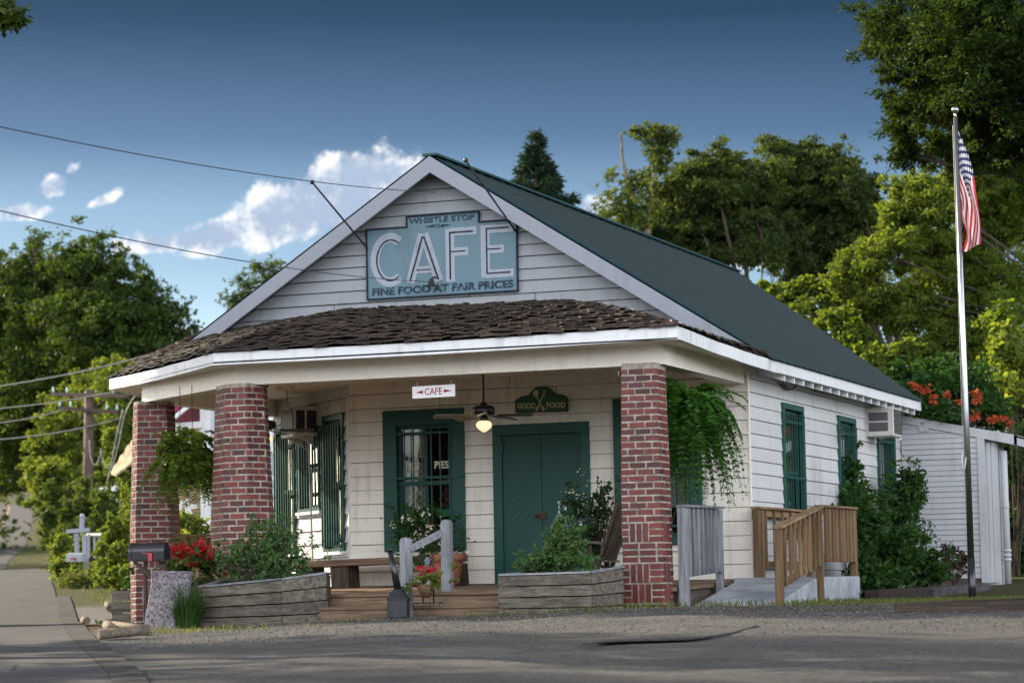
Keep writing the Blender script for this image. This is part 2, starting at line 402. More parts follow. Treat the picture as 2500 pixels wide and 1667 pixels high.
# ================================================================== ground and road
def groundmat():
    m_, k = mat('ground_cover'); p = k.pos(); s = k.new('ShaderNodeSeparateXYZ'); k.put(s.inputs[0], p)
    x, y = s.outputs[0], s.outputs[1]
    wob = k.M('MULTIPLY', k.M('SUBTRACT', k.noise(p, .9, 5, .65), .5), 2.2)
    yy = k.M('ADD', y, wob); xx = k.M('ADD', x, wob)
    gcol = k.mix(k.rng(k.noise(p, 22, 6, .8), .36, .64), (.036, .035, .036, 1), (.150, .146, .140, 1))
    gcol = k.mix(k.rng(k.noise(p, 75, 3, .8), .52, .7), gcol, (.14, .136, .13, 1))
    gcol = k.mix(k.M('MULTIPLY', k.rng(k.noise(p, .7, 4, .6), .4, .7), .55), gcol, (.070, .067, .064, 1))
    dirt = k.mix(k.noise(p, 9, 6, .7), (.045, .034, .024, 1), (.15, .115, .08, 1))
    grass = k.mix(k.noise(p, 5, 6, .75), (.030, .038, .012, 1), (.085, .085, .032, 1))
    # bare earth close under the porch and planters, gravel lot in front, grass to the right and behind
    near = k.rng(yy, -6.3, -5.2)
    c = k.mix(near, gcol, dirt)
    gr = k.M('MULTIPLY', k.rng(xx, .9, 2.0), k.rng(yy, -5.6, -4.9))
    c = k.mix(gr, c, grass)
    patch = k.M('MULTIPLY', k.M('MULTIPLY', k.rng(k.noise(p, 1.1, 4, .6), .5, .62), k.rng(yy, -6.6, -5.6)), .8)
    c = k.mix(patch, c, grass)
    back = k.rng(yy, 6.0, 9.0); c = k.mix(back, c, grass)
    drive = k.M('MULTIPLY', k.M('MULTIPLY', k.rng(yy, -1.0, 1.0), k.rng(yy, 8.0, 6.0)), k.rng(xx, -8.0, -9.2))
    c = k.mix(drive, c, (.15, .145, .14, 1))
    h = k.M('ADD', k.noise(p, 26, 5, .75), k.M('MULTIPLY', k.noise(p, 75, 3, .8), .5))
    finish(k, c, .92, .15, k.bump(h, .8, .03)); return m_
xs = np.unique(np.concatenate([np.linspace(-500, -60, 12), np.linspace(-60, -14, 24), np.linspace(-14, 10, 97), np.linspace(10, 40, 12), np.linspace(40, 300, 8)]))
ys = np.unique(np.concatenate([np.linspace(-60, -24, 12), np.linspace(-24, 3, 109), np.linspace(3, 72, 36), np.linspace(72, 900, 24)]))
mb = MB(); nx, ny = len(xs), len(ys)
for yv in ys:
    for xv in xs:
        wv = .018*math.sin(xv*1.7+yv*.9)+.014*math.sin(xv*3.1-yv*2.3) if yv < -5.5 and -12 < xv < 12 else 0
        mb.v.append((xv, yv, gz(xv, yv)-.012+wv*.6))
for j in range(ny-1):
    for i in range(nx-1):
        mb.f.append((j*nx+i, j*nx+i+1, (j+1)*nx+i+1, (j+1)*nx+i)); mb.r.append(.5); mb.sm.append(True)
gd = mb.build('ground', groundmat(), fix=False); tag(gd, kind='structure')

# road: right edge polyline, then a ribbon to its left
def roadmat():
    m_, k = mat('asphalt'); p = k.pos()
    c = k.mix(k.noise(p, 30, 5, .8), (.030, .031, .034, 1), (.085, .085, .086, 1))
    c = k.mix(k.M('MULTIPLY', k.rng(k.noise(p, .6, 4, .6), .45, .7), .4), c, (.095, .093, .09, 1))
    crk = k.new('ShaderNodeTexVoronoi', feature='DISTANCE_TO_EDGE'); k.put(crk.inputs['Vector'], k.VM('ADD', p, k.VM('MULTIPLY', k.new('ShaderNodeTexNoise').outputs['Color'], (.3, .3, .3)))); crk.inputs['Scale'].default_value = .55
    c = k.mix(k.rng(crk.outputs[0], .012, .004), c, (.03, .03, .03, 1))
    finish(k, c, .8, .25, k.bump(k.noise(p, 60, 4, .8), .5, .01)); return m_
_far = [gh(u, v, 100) for u, v in ((22, 1366), (58, 1336), (74, 1300), (80, 1262), (77, 1237), (66, 1215))]
E0 = [V((4.5, -25.0)), V((-1.06, -15.7)), V((-6.93, -5.9)), V((-17.9, 12.4)), V((-35.3, 41.5)), V((-50, 62))]+[V((p_.x, p_.y)) for p_ in _far]
def ribbon(path, off0, off1, dz, step=2.0):
    mb = MB(); pts = []
    for a, b in zip(path[:-1], path[1:]):
        n_ = max(1, int((b-a).length/step)); pts += [a.lerp(b, i/n_) for i in range(n_)]
    pts.append(path[-1])
    L, Rr = [], []
    for i, p_ in enumerate(pts):
        d = (pts[min(i+1, len(pts)-1)]-pts[max(i-1, 0)]).normalized(); nrm = V((-d.y, d.x))
        a = p_+nrm*off0; b = p_+nrm*off1
        L.append((a.x, a.y, gz(a.x, a.y)+dz)); Rr.append((b.x, b.y, gz(b.x, b.y)+dz))
    i0 = 0
    for i in range(len(pts)-1): mb.q([Rr[i], L[i], L[i+1], Rr[i+1]], .5, True)
    return mb
jig = [p_+V((.12*math.sin(i*2.1), 0)) for i, p_ in enumerate(E0)]
tag(ribbon(jig, 0, 6.2, .012).build('road', roadmat(), fix=False), kind='structure')
YEL = plain('faded_yellow_marking', (.50, .33, .10), .8, .2, 0, .3)
tag(ribbon(E0, 3.05, 3.17, .02).build('road_marking', YEL, fix=False), kind='structure')
WLN = plain('faded_white_marking', (.5, .5, .48), .8, .2, 0, .3)
tag(ribbon([gv for gv in (V((-29.5, 31.8)), V((-27.8, 29.0)))], 2.2, 2.34, .02).build('road_marking', WLN, fix=False), kind='structure')
tag(ribbon(jig[:4], -.26, .0, .016).build('gutter', plain('worn_gutter', (.058, .056, .055), .9, .15, 0, .45, .5, 4), fix=False), kind='structure')
# ragged edge of old paving across the lot
mb = MB(); pr = None
CR = [(1420, 1577), (1450, 1571), (1500, 1567), (1560, 1564), (1640, 1562), (1700, 1560), (1750, 1553), (1790, 1545), (1815, 1537), (1838, 1531)]
pts = [gh(u, v) for u, v in CR]
def catm(P, n=6):
    out = []
    for i in range(len(P)-1):
        p0, p1, p2, p3 = P[max(i-1, 0)], P[i], P[i+1], P[min(i+2, len(P)-1)]
        for j in range(n):
            t = j/n; out.append(.5*((2*p1)+(p2-p0)*t+(2*p0-5*p1+4*p2-p3)*t*t+(3*p1-p0-3*p2+p3)*t**3))
    return out+[P[-1]]
cp = catm(pts)
tarm = plain('old_tarmac_edge', (.050, .048, .047), .9, .1, 0, .4, .4, 20)
for a, b in zip(cp[:-1], cp[1:]):
    w0 = .05+.08*random.random(); 
    q_ = [a+V((0, 0, .016)), b+V((0, 0, .016)), b+V((.02, .10, .018)), a+V((.02, .10, .018))]
    mb.q([a+V((0, -w0, 0)), b+V((0, -w0, 0)), q_[1], q_[0]]); mb.q(q_); mb.q([q_[3], q_[2], b+V((.03, .30, -.012)), a+V((.03, .30, -.012))])
tag(mb.build('old_pavement_edge', tarm), kind='structure')

# loose stones and grass tufts (nobody could count them)
def stones(n, xr, yr, smin, smax, name, matl):
    mb = MB()
    for i in range(n):
        x = random.uniform(*xr); y = yr[1]-(yr[1]-yr[0])*random.random()**1.9; s = random.uniform(smin, smax)*(.6+.8*random.random()); z = gz(x, y)-.002
        if x < -.6*(y-12.4)-17.4: continue
        a = random.random()*6.28; t = [V((math.cos(a+j*1.57)*s*random.uniform(.7, 1.2), math.sin(a+j*1.57)*s*random.uniform(.7, 1.2), 0))+V((x, y, z)) for j in range(4)]
        top = V((x, y, z+s*random.uniform(.5, .9))); r = random.random()
        for j in range(4): mb.q([t[j], t[(j+1) % 4], top], r)
    return tag(mb.build(name, matl, fix=False), kind='stuff')
m_, k = mat('gravel_stone'); rn = k.attr('rnd'); col = k.ramp(rn, [(0, (.035, .035, .036)), (.7, (.085, .083, .080)), (1, (.15, .146, .138))]); finish(k, col, .85, .2); GST = m_
stones(12000, (-4.8, 6.4), (-11.0, -4.9), .006, .016, 'gravel', GST)
stones(1500, (-11, -6.2), (-7.5, 2.5), .02, .05, 'gravel', GST)
def blades(spots, matl, name, h=(.05, .13), w=.006, parent=None, kind='stuff'):
    n = len(spots); P = np.array(spots, float)
    hh = RNG.uniform(h[0], h[1], n); a = RNG.uniform(0, 6.283, n); ln = RNG.uniform(.2, .8, n)*hh
    dx, dy = np.cos(a), np.sin(a); b = RNG.uniform(0, 6.283, n); ex, ey = np.cos(b)*w, np.sin(b)*w
    v = np.zeros((n, 5, 3))
    v[:, 0] = P+np.c_[ex, ey, 0*ex]; v[:, 1] = P-np.c_[ex, ey, 0*ex]
    md = P+np.c_[dx*ln*.35, dy*ln*.35, hh*.6]
    v[:, 2] = md-np.c_[ex, ey, 0*ex]*.7; v[:, 3] = md+np.c_[ex, ey, 0*ex]*.7
    v[:, 4] = P+np.c_[dx*ln, dy*ln, hh]
    idx = np.arange(n)*5
    return rawmesh(name, v.reshape(-1, 3), [np.c_[idx, idx+1, idx+2, idx+3], np.c_[idx+3, idx+2, idx+4]], [RNG.random(n), RNG.random(n)], matl, parent, kind)
def rawmesh(name, verts, facesets, rnds, matl, parent=None, kind=None):
    me = bpy.data.meshes.new(name); me.vertices.add(len(verts)); me.vertices.foreach_set('co', np.ascontiguousarray(verts, np.float32).ravel())
    loops = np.concatenate([f.ravel() for f in facesets]).astype(np.int32); cnt = np.concatenate([np.full(len(f), f.shape[1]) for f in facesets])
    st = np.concatenate([[0], np.cumsum(cnt)[:-1]]).astype(np.int32)
    me.loops.add(len(loops)); me.loops.foreach_set('vertex_index', loops)
    me.polygons.add(len(cnt)); me.polygons.foreach_set('loop_start', st)
    a = me.attributes.new('rnd', 'FLOAT', 'FACE'); a.data.foreach_set('value', np.concatenate(rnds).astype(np.float32))
    me.materials.append(matl); me.update(calc_edges=True)
    o = link(name, me, parent)
    if kind: o['kind'] = kind
    return o
sp = []
for i in range(5200):
    x = random.uniform(1.3, 5.6); y = random.uniform(-4.9, .8)
    if random.random() < .25+.75*(y+4.9)/5 or random.random() < .3: sp.append((x, y, gz(x, y)-.01))
blades(sp, L_GRASS, 'grass', (.025, .07))
sp = []
for cx, cy, rx, ry, n in [(-.6, -5.0, .55, .25, 300), (-1.6, -5.35, .5, .16, 130), (-.05, -4.5, .5, .2, 260), (-3.6, -5.2, .5, .15, 60), (-6.3, -5.9, .6, .3, 160), (-8.6, -3.0, 1.0, .7, 420), (-5.0, -6.6, 1.0, .2, 240), (-9.5, -4.2, 1.6, .5, 200), (.9, -4.0, .7, .5, 240), (1.35, -1.6, .25, 1.3, 260)]:
    for i in range(int(n*.6)):
        x = random.gauss(cx, rx*.6); y = random.gauss(cy, ry*.6)
        if x > -.6*(y-12.4)-17.5: sp.append((x, y, gz(x, y)-.01))
blades(sp, L_GRASS, 'weeds', (.03, .10), .007)
sp = [(x, y, gz(x, y)-.02) for x, y in zip(RNG.uniform(-32, -9.5, 9000), RNG.uniform(7, 34, 9000)) if x > -.6*(y-12.4)-17.2]
blades(sp, L_GRASS, 'verge_grass', (.05, .16), .012)

# ================================================================== the cafe
CAFE = thing('cafe_building', (-4.4, 4.0, -.1), 'white clapboard cafe with green metal gable roof and brick-pillared wraparound porch', 'cafe')
X, Y, Z = V((1, 0, 0)), V((0, 1, 0)), V((0, 0, 1))
CH = V((-.7071, .7071, 0)); CHN = V((-.7071, -.7071, 0))
FRONT = frame((0, 0, 0), (-1, 0, 0), (0, -1, 0))       # runs left from the right corner
LC = V((-5.862, 0, 0)); LE = V((-8.15, 2.288, 0)); CHL = (LE-LC).length
ANG = frame(LC, CH, CHN)
SIDE = frame((0, 0, 0), (0, 1, 0), (1, 0, 0))
LEFT = frame(LE, (0, 1, 0), (-1, 0, 0))
XR, ZR, XE, ZE, YF = -4.417, 6.278, .404, 3.199, -.338
SL = (ZR-ZE)/(XE-XR); XEL = 2*XR-XE
def siding(mb, F, zs, xr, openings=(), lap=.020, joint=1.7, gap=None, gh_=.008):
    O, Rr, N = F
    def P(x, z, n): return O+Rr*x+Z*z+N*n
    for z0, z1 in zip(zs[:-1], zs[1:]):
        cuts = sorted(set([z0, z1]+[z for o in openings for z in (o[2], o[3]) if z0 < z < z1]))
        wob = random.uniform(-.004, .004)
        for a, b in zip(cuts[:-1], cuts[1:]):
            xa0, xb0 = xr(a); xa1, xb1 = xr(b)
            if max(xb0-xa0, xb1-xa1) < .02: continue
            iv = [(min(xa0, xa1), max(xb0, xb1))]
            for o in openings:
                if o[2] < (a+b)/2 < o[3]:
                    nv = []
                    for s_, e_ in iv:
                        if o[0] > s_: nv.append((s_, min(e_, o[0])))
                        if o[1] < e_: nv.append((max(s_, o[1]), e_))
                    iv = [t for t in nv if t[1]-t[0] > .004]
            na = lap*(1-(a-z0)/(z1-z0))+.004; nb = lap*(1-(b-z0)/(z1-z0))+.004
            for s_, e_ in iv:
                xs_ = [s_]; 
                while joint and e_-xs_[-1] > joint*1.3: xs_.append(xs_[-1]+joint*random.uniform(.55, 1.2))
                xs_.append(e_)
                for p_, q_ in zip(xs_[:-1], xs_[1:]):
                    g_ = .010 if q_ != e_ else 0
                    r = random.random(); dn = random.uniform(-.003, .003); lo = gh_+random.uniform(-.003, .003) if (gap and a == z0) else 0
                    pa, pb = max(p_, xa0), min(q_-g_, xb0); qa, qb = max(p_, xa1), min(q_-g_, xb1)
                    if pa >= pb or qa >= qb:
                        if pa < pb: qa = qb = min(max(qa, pa), pb)
                        elif qa < qb: pa = pb = min(max(pa, qa), qb)
                        else: continue
                    c = [P(pa, a+lo, na+dn), P(pb, a+lo, na+dn+wob), P(qb, b, nb), P(qa, b, nb)]
                    mb.q(c, r)
                    if a == z0: mb.q([P(pa, a+lo, -.01), P(pb, a+lo, -.01), c[1], c[0]], r)
                    if lo: mb.gapf.append(len(mb.f)); mb.q([P(pa, a-.004, .002), P(pb, a-.004, .002), P(pb, a+lo+.006, .002), P(pa, a+lo+.006, .002)])  # dark strip in the board gap, painting in the shadow line under the lip
                    mb.q([P(pb, a, -.01), P(qb, b, -.01), c[2], c[1]], r); mb.q([P(pa, a, -.01), c[0], c[3], P(qa, b, -.01)], r)
def rows(z0, z1, e, jit=.006):
    n = max(1, round((z1-z0)/e)); return [z0]+[z0+(z1-z0)*i/n+random.uniform(-jit, jit) for i in range(1, n)]+[z1]
# openings: along-frame start, end, sill, head
WF = (4.097, 5.330, .778, 2.762); DF = (2.250, 3.675, .28, 2.50); WR = (.66, 1.90, .778, 2.79)
WS = [(1.687, 2.838, .85, 2.765), (4.927, 6.048, .85, 2.765), (7.55, 8.75, .85, 2.765)]
WA = [(.16, 1.02, .81, 2.77), (1.15, 2.08, 1.42, 2.66), (2.21, 3.10, .81, 2.72)]
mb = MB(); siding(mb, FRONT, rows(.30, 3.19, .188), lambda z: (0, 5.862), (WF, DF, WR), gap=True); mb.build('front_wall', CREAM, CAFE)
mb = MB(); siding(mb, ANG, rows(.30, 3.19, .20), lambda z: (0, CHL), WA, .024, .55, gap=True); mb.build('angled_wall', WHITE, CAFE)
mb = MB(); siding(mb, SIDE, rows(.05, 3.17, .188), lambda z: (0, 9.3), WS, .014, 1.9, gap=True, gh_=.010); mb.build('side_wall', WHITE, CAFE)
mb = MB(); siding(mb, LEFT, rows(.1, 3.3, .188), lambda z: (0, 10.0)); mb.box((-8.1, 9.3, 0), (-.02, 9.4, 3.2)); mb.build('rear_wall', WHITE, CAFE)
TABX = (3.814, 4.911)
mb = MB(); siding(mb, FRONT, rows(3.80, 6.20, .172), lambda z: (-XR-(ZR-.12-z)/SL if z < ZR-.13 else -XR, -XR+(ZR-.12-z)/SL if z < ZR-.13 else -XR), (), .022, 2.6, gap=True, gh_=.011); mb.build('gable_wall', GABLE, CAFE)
# corner boards
mb = MB(); mb.lbox(FRONT, -.024, -.001, .0, 3.06, -.02, .026); mb.build('corner_board', CREAM, CAFE); mb = MB(); mb.lbox(ANG, -.012, .012, .3, 3.0, -.01, .03); mb.build('corner_board', CREAM, CAFE)
# dark shell inside so the panes have a room behind them
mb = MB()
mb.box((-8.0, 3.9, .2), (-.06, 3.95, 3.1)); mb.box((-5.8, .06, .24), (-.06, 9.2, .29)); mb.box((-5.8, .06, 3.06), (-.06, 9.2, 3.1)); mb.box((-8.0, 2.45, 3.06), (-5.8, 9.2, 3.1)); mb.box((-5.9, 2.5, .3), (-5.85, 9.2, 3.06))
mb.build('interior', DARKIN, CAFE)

# main roof: ribbed sheets
mb = MB(); YB0, YB1 = 15.19, 9.17
def roofpt(x, y, up=0.0): return V((x, y, ZR-SL*abs(x-XR)))+V((SL, 0, 1)).normalized()*up if x >= XR else V((x, y, ZR-SL*abs(x-XR)))+V((-SL, 0, 1)).normalized()*up
pitch_ = .43; y = YF-.03; prof = [(0, 0), (.19, 0), (.20, .005), (.21, 0), (.385, 0), (.392, .022), (.412, .022), (.42, 0), (.43, 0)]
seq = []
while y < YB0:
    for a, h in prof[:-1]: seq.append((y+a, h))
    y += pitch_
def xend(yv): return XR+(XE+.03-XR)*min(1, max(0.0, (YB0-yv)/(YB0-YB1)))
for (ya, ha), (yb, hb) in zip(seq[:-1], seq[1:]):
    if yb > YB0: break
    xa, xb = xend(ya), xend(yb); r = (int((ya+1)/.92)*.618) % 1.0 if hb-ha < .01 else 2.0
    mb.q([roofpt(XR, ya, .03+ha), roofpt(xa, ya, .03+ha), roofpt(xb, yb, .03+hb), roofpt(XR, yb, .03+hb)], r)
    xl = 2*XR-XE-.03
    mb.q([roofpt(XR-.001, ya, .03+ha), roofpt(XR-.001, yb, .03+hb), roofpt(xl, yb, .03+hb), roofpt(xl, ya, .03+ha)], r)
mb.bar((XR, YF-.03, ZR+.035), (XR, YB0, ZR+.035), .22, .03)
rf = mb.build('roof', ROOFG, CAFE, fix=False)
mb = MB()                                   # boarding under the sheets
for s_ in (1, -1):
    e_ = V((XR+s_*(XE-XR), 0, ZE))
    mb.hexa([(XR, YF, ZR-.10), (e_.x, YF, ZE-.05), (e_.x, YB1, ZE-.05), (XR, YB0, ZR-.10), (XR, YF, ZR-.02), (e_.x, YF, ZE+.005), (e_.x, YB1, ZE+.005), (XR, YB0, ZR-.02)])
mb.build('roof_boarding', WHITE2, CAFE)
for s_, nm in ((1, 'r'), (-1, 'l')):        # rake boards
    mb = MB(); xe = XR+s_*(XE-XR-.25)
    dz = V((-s_*SL, 0, -1)).normalized()*.19
    a, b = V((XR, YF-.03, ZR+.01)), V((xe, YF-.03, ZR-SL*abs(xe-XR)+.01))
    mb.prism([a, b, b+dz, V((XR, YF-.03, ZR-.22))], (0, .035, 0)); mb.build('rake_board', RAKE, CAFE)
mb = MB(); mb.box((XE-.025, .1, ZE-.145), (XE+.005, YB1, ZE+.0)); mb.build('eave_fascia', WHITE2, CAFE)
for i in range(17):
    yv = .55+i*.515
    mb = MB(); mb.prism([(0.02, yv, 3.08), (XE-.03, yv, ZE-.23), (XE-.03, yv, ZE-.07), (.02, yv, ZE+.14)], (0, .045, 0)); mb.build('rafter_tail', WHITE2, CAFE)

# porch: beams, fascia, ceiling, floor
BZ0, BZ1 = 2.915, 3.20
BR, BL, BE = V((-.03, -3.6, 0)), V((-5.88, -3.6, 0)), V((-8.30, -1.63, 0))
FA, FB, FC = V((.30, -4.1, 3.325)), V((-5.92, -4.1, 3.30)), V((-9.14, -1.05, 3.32))
def beam(a, b, w_=.20, z0=BZ0, z1=BZ1):
    """two stacked boards: upper one set back"""
    mb = MB(); d = (b-a).normalized(); nrm = V((d.y, -d.x, 0))
    zm = lerp(z0, z1, .56)
    for (p0, p1, off) in ((z0, zm, .0), (zm, z1, .012)):
        A_, B_ = a-nrm*off, b-nrm*off
        mb.hexa([A_+Z*p0, B_+Z*p0, B_-nrm*w_+Z*p0, A_-nrm*w_+Z*p0, A_+Z*p1, B_+Z*p1, B_-nrm*w_+Z*p1, A_-nrm*w_+Z*p1])
    return mb.build('porch_beam', BEAMP, CAFE)
beam(BL, BR-X*.02); beam(BE, BL+V((.0, .01, 0)))
beam(V((-.03, -3.598, 0)), V((-.03, -.03, 0)), .24)
beam(V((-8.25, 2.2, 0)), V((-8.25, -1.6, 0)), .2)
def fascia(a, b, h=.155, t=.03):
    mb = MB(); d = V((b.x-a.x, b.y-a.y, 0)).normalized(); nrm = V((d.y, -d.x, 0)); n = 10
    pts = [a.lerp(b, i/n)+Z*(-.018*math.sin(PI*i/n)+random.uniform(-.003, .003)*(0 < i < n)) for i in range(n+1)]
    for p_, q_ in zip(pts[:-1], pts[1:]):
        mb.hexa([p_-Z*h, q_-Z*h, q_-nrm*t-Z*h, p_-nrm*t-Z*h, p_, q_, q_-nrm*t, p_-nrm*t], .5)
    return mb.build('porch_fascia', WHITE2, CAFE)
fascia(FB, FA); fascia(FC, FB); fascia(FA, V((XE+.004, .1, ZE))); fascia(V((XEL, 2.0, 3.25)), FC)
mb = MB(); cz = 3.165
mb.hexa([V((p_.x, p_.y, cz)) for p_ in (FA, V((.40, .0, 0)), V((-5.8, .0, 0)), FB)]+[V((p_.x, p_.y, cz+.02)) for p_ in (FA, V((.40, .0, 0)), V((-5.8, .0, 0)), FB)])
mb.hexa([V((p_.x, p_.y, cz+.001)) for p_ in (FB, V((-5.8, .0, 0)), V((-8.2, 2.3, 0)), FC)]+[V((p_.x, p_.y, cz+.021)) for p_ in (FB, V((-5.8, .0, 0)), V((-8.2, 2.3, 0)), FC)])
mb.hexa([V((p_.x, p_.y, cz+.002)) for p_ in (FC, V((-8.2, 2.3, 0)), V((-8.2, 9.0, 0)), V((XEL+.05, 9.0, 0)))]+[V((p_.x, p_.y, cz+.022)) for p_ in (FC, V((-8.2, 2.3, 0)), V((-8.2, 9.0, 0)), V((XEL+.05, 9.0, 0)))])
mb.build('porch_ceiling', BEAMP, CAFE)
# deck boards run front to back, falling a little to the edge
mb = MB()
def deck(x0, x1, y0, y1, za, zb, t=.05):
    mb.hexa([(x0, y0, za-t), (x1, y0, za-t), (x1, y1, zb-t), (x0, y1, zb-t), (x0, y0, za), (x1, y0, za), (x1, y1, zb), (x0, y1, zb)])
x = -8.4
while x < -.05:
    y0 = -4.30 if -4.32 < x < -1.75 else (-3.45 if x > -5.95 else -3.45+(-5.95-x)*.80)
    deck(x, x+.135, y0, 2.3 if x < -5.8 else .02, .205, .30); x += .14
mb.build('porch_floor', BROWNWOODX, CAFE)
mb = MB(); mb.box((-1.7, -3.43, -.2), (-.1, -3.38, .15)); mb.box((-.12, -3.4, -.2), (-.06, 0, .2)); mb.box((-1.74, -4.25, -.2), (-1.70, -3.4, .15)); mb.build('floor_skirt', DARKWOODX, CAFE)
mb = MB(); mb.box((-5.9, -3.43, -.2), (-4.3, -3.38, .15)); mb.box((-4.31, -4.25, -.2), (-4.27, -3.4, .15)); mb.bar((-5.95, -3.40, -.02), (-8.3, -1.52, -.02), .05, .36); mb.build('floor_skirt', DARKWOODX, CAFE)
mb = MB()
mb.box((-4.27, -4.335, .005), (-1.70, -4.30, .155)); mb.box((-4.22, -4.36, .157), (-1.70, -4.28, .204))
mb.box((-4.55, -4.70, .0), (-1.66, -4.30, .038)); mb.box((-4.5, -4.69, -.17), (-1.68, -4.655, -.006)); st_ = mb.build('step', BROWNWOODX, CAFE, bevel=.006)

# shingled porch roof
def shakes(mb, E0_, E1_, T0_, T1_, n, wmin=.09, wmax=.19, belly=.3, thick=.016):
    def S(a, b):
        e_ = E0_.lerp(E1_, a); t_ = T0_.lerp(T1_, a); p_ = e_.lerp(t_, b); p_ = V(p_); p_.z += belly*b*(1-b)*abs(t_.z-e_.z); return p_
    up = V((0, 0, 1))
    for i in range(n):
        b0, b1 = i/n, min(1.0, (i+1.7)/n); L_ = (S(1, b0)-S(0, b0)).length
        a = -random.random()*.1/max(L_, .3)
        while a < 1:
            wd = random.uniform(wmin, wmax)/max(L_, .05); a0, a1 = max(a, 0), min(1, a+wd-.004/max(L_, .05)); a += wd
            if a1-a0 < .002: continue
            j = random.uniform(-.18, .12)/n; lift = .034+random.uniform(-.008, .022); tw = random.uniform(-.010, .010); th = thick*random.uniform(.7, 1.3)
            bb = max(-.012, b0+j) if i else b0-.012+j*.3
            p = [S(a0, bb)+up*(lift+tw), S(a1, bb)+up*(lift-tw), S(a1, b1)+up*.006, S(a0, b1)+up*.006]
            mb.hexa([q_-up*th for q_ in p]+p)
T1_, T2_, T3_ = V((-5.87, -.03, 4.215)), V((-2.75, -.03, 4.165)), V((-8.30, -.03, 3.97))
mb = MB()
shakes(mb, FB, FA, T1_, T2_, 25, .10, .22, .34, .016)
shakes(mb, FC, FB, T3_, T1_, 14, .12, .26, .22, .016)
shakes(mb, FA, V((.405, -.32, 3.235)), T2_, V((.30, -.03, 3.30)), 16, .10, .18, .28)
shakes(mb, V((XEL, 1.2, 3.26)), FC, V((-8.5, 1.2, 3.75)), T3_, 8, .12, .2, .1)
# hip caps
def caps(mb, a, b, n, belly, w_=.13):
    for i in range(n):
        t0, t1 = i/n, min(1, (i+1.5)/n)
        P = []
        for t in (t0, t1):
            p_ = a.lerp(b, t); p_.z += belly*t*(1-t)*abs(b.z-a.z)+.045-(.02 if t == t1 else 0); P.append(p_)
        d = (P[1]-P[0]).normalized(); s_ = d.cross(Z).normalized()*w_*.5
        for sg in (1, -1):
            q_ = [P[0], P[0]+s_*sg*1.6-Z*.035, P[1]+s_*sg*1.6-Z*.035, P[1]]; mb.hexa([x_-Z*.014 for x_ in q_]+q_)
caps(mb, FA, T2_, 20, .3); caps(mb, FB, T1_, 17, .27); caps(mb, FC, T3_, 9, .2, .16)
mb.build('porch_roof', SHAKE, CAFE)
mb = MB()                                   # boarding under the shakes
for q_ in ((FB, FA, T2_, T1_), (FC, FB, T1_, T3_), (FA, V((.40, -.05, 3.235)), V((.30, -.03, 3.30)), T2_), (V((XEL, 1.2, 3.26)), FC, T3_, V((-8.5, 1.2, 3.75)))):
    mb.q([p_-Z*.012 for p_ in q_]); 
mb.build('porch_roof_boarding', DARKWOODX, CAFE)
mb = MB(); a, b = V((.10, -.33, 3.375)), V((.41, -.33, 3.235))
mb.q([V((-.42, -.36, 3.56)), V((.02, -.50, 3.40)), V((.43, -.36, 3.25)), V((.30, -.33, 3.33))]); mb.q([V((-.42, -.36, 3.555)), V((-.38, -.75, 3.545)), V((.36, -.75, 3.27)), V((.43, -.36, 3.245))]); mb.build('roof_flashing', plain('zinc_flashing', (.35, .38, .42), .4, .5, .6, .3), CAFE)

# brick piers: real bricks round a mortar core
def pier(poly, z0, z1, ztaper=1.15, top=.885, course=.0815):
    C = sum((V((p_[0], p_[1], 0)) for p_ in poly), V((0, 0, 0)))/len(poly); P = [V((p_[0], p_[1], 0)) for p_ in poly]
    def sc_(z): return 1.0 if z < ztaper else lerp(1.0, top, (z-ztaper)/(z1-ztaper))
    core = MB(); br = MB(); n = len(P)
    def pt(i, s_, z, out):
        a, b = P[i], P[(i+1) % n]; d = (b-a).normalized(); nr = V((d.y, -d.x, 0)); L_ = (b-a).length
        p_ = a+d*s_; p_ = C+(p_-C)*sc_(z); return V((p_.x, p_.y, z))+nr*out
    zz = [z0, ztaper, z1]
    for i in range(n):
        L_ = (P[(i+1) % n]-P[i]).length
        for za, zb in zip(zz[:-1], zz[1:]):
            core.q([pt(i, 0, za, -.002), pt(i, L_, za, -.002), pt(i, L_, zb, -.002), pt(i, 0, zb, -.002)])
    core.q([pt(i, 0, z1, -.002) for i in range(n)])
    nc = int((z1-z0)/course); mo = .018
    def brick(i, s0, s1, za, zb):
        o = random.uniform(.003, .010); r = random.random(); e = .009
        f = [pt(i, s0, za, -.004), pt(i, s1, za, -.004), pt(i, s1, zb, -.004), pt(i, s0, zb, -.004)]
        g = [pt(i, s0+e*random.random(), za+e*.5, o), pt(i, s1-e*random.random(), za+e*.5, o), pt(i, s1-e*random.random(), zb-e*.5, o), pt(i, s0+e*random.random(), zb-e*.5, o)]
        br.hexa(f+g, r, skip=(0,))
    for i in range(n):
        L_ = (P[(i+1) % n]-P[i]).length; c = 0
        while c < nc:
            za = z0+c*course
            grp = c in (1, 4, 10); 
            if grp and L_ > .3:
                h3 = 3*course; mid0 = L_*(.5 if c % 2 else .40)-.125; mid0 = max(.1, min(L_-.35, mid0))
                for j in range(3): brick(i, mid0+.082*j, mid0+.082*j+.066, za, za+h3-mo)
                for j in range(3):
                    brick(i, 0, mid0-mo, za+j*course, za+(j+1)*course-mo); brick(i, mid0+.246, L_, za+j*course, za+(j+1)*course-mo)
                c += 3; continue
            off = 0 if 6 < c < 10 else (.105 if c % 2 else 0)
            s_ = -off-(.03*random.random() if c > 10 else 0)
            while s_ < L_:
                a, b = max(0, s_), min(L_, s_+.20); s_ += .2224
                if b-a > .025: brick(i, a, b, za+random.uniform(0, .002), za+course-mo)
            c += 1
    o = core.build('brick_pier', MORTAR, CAFE); br.build('brickwork', BRICKM, o); return o
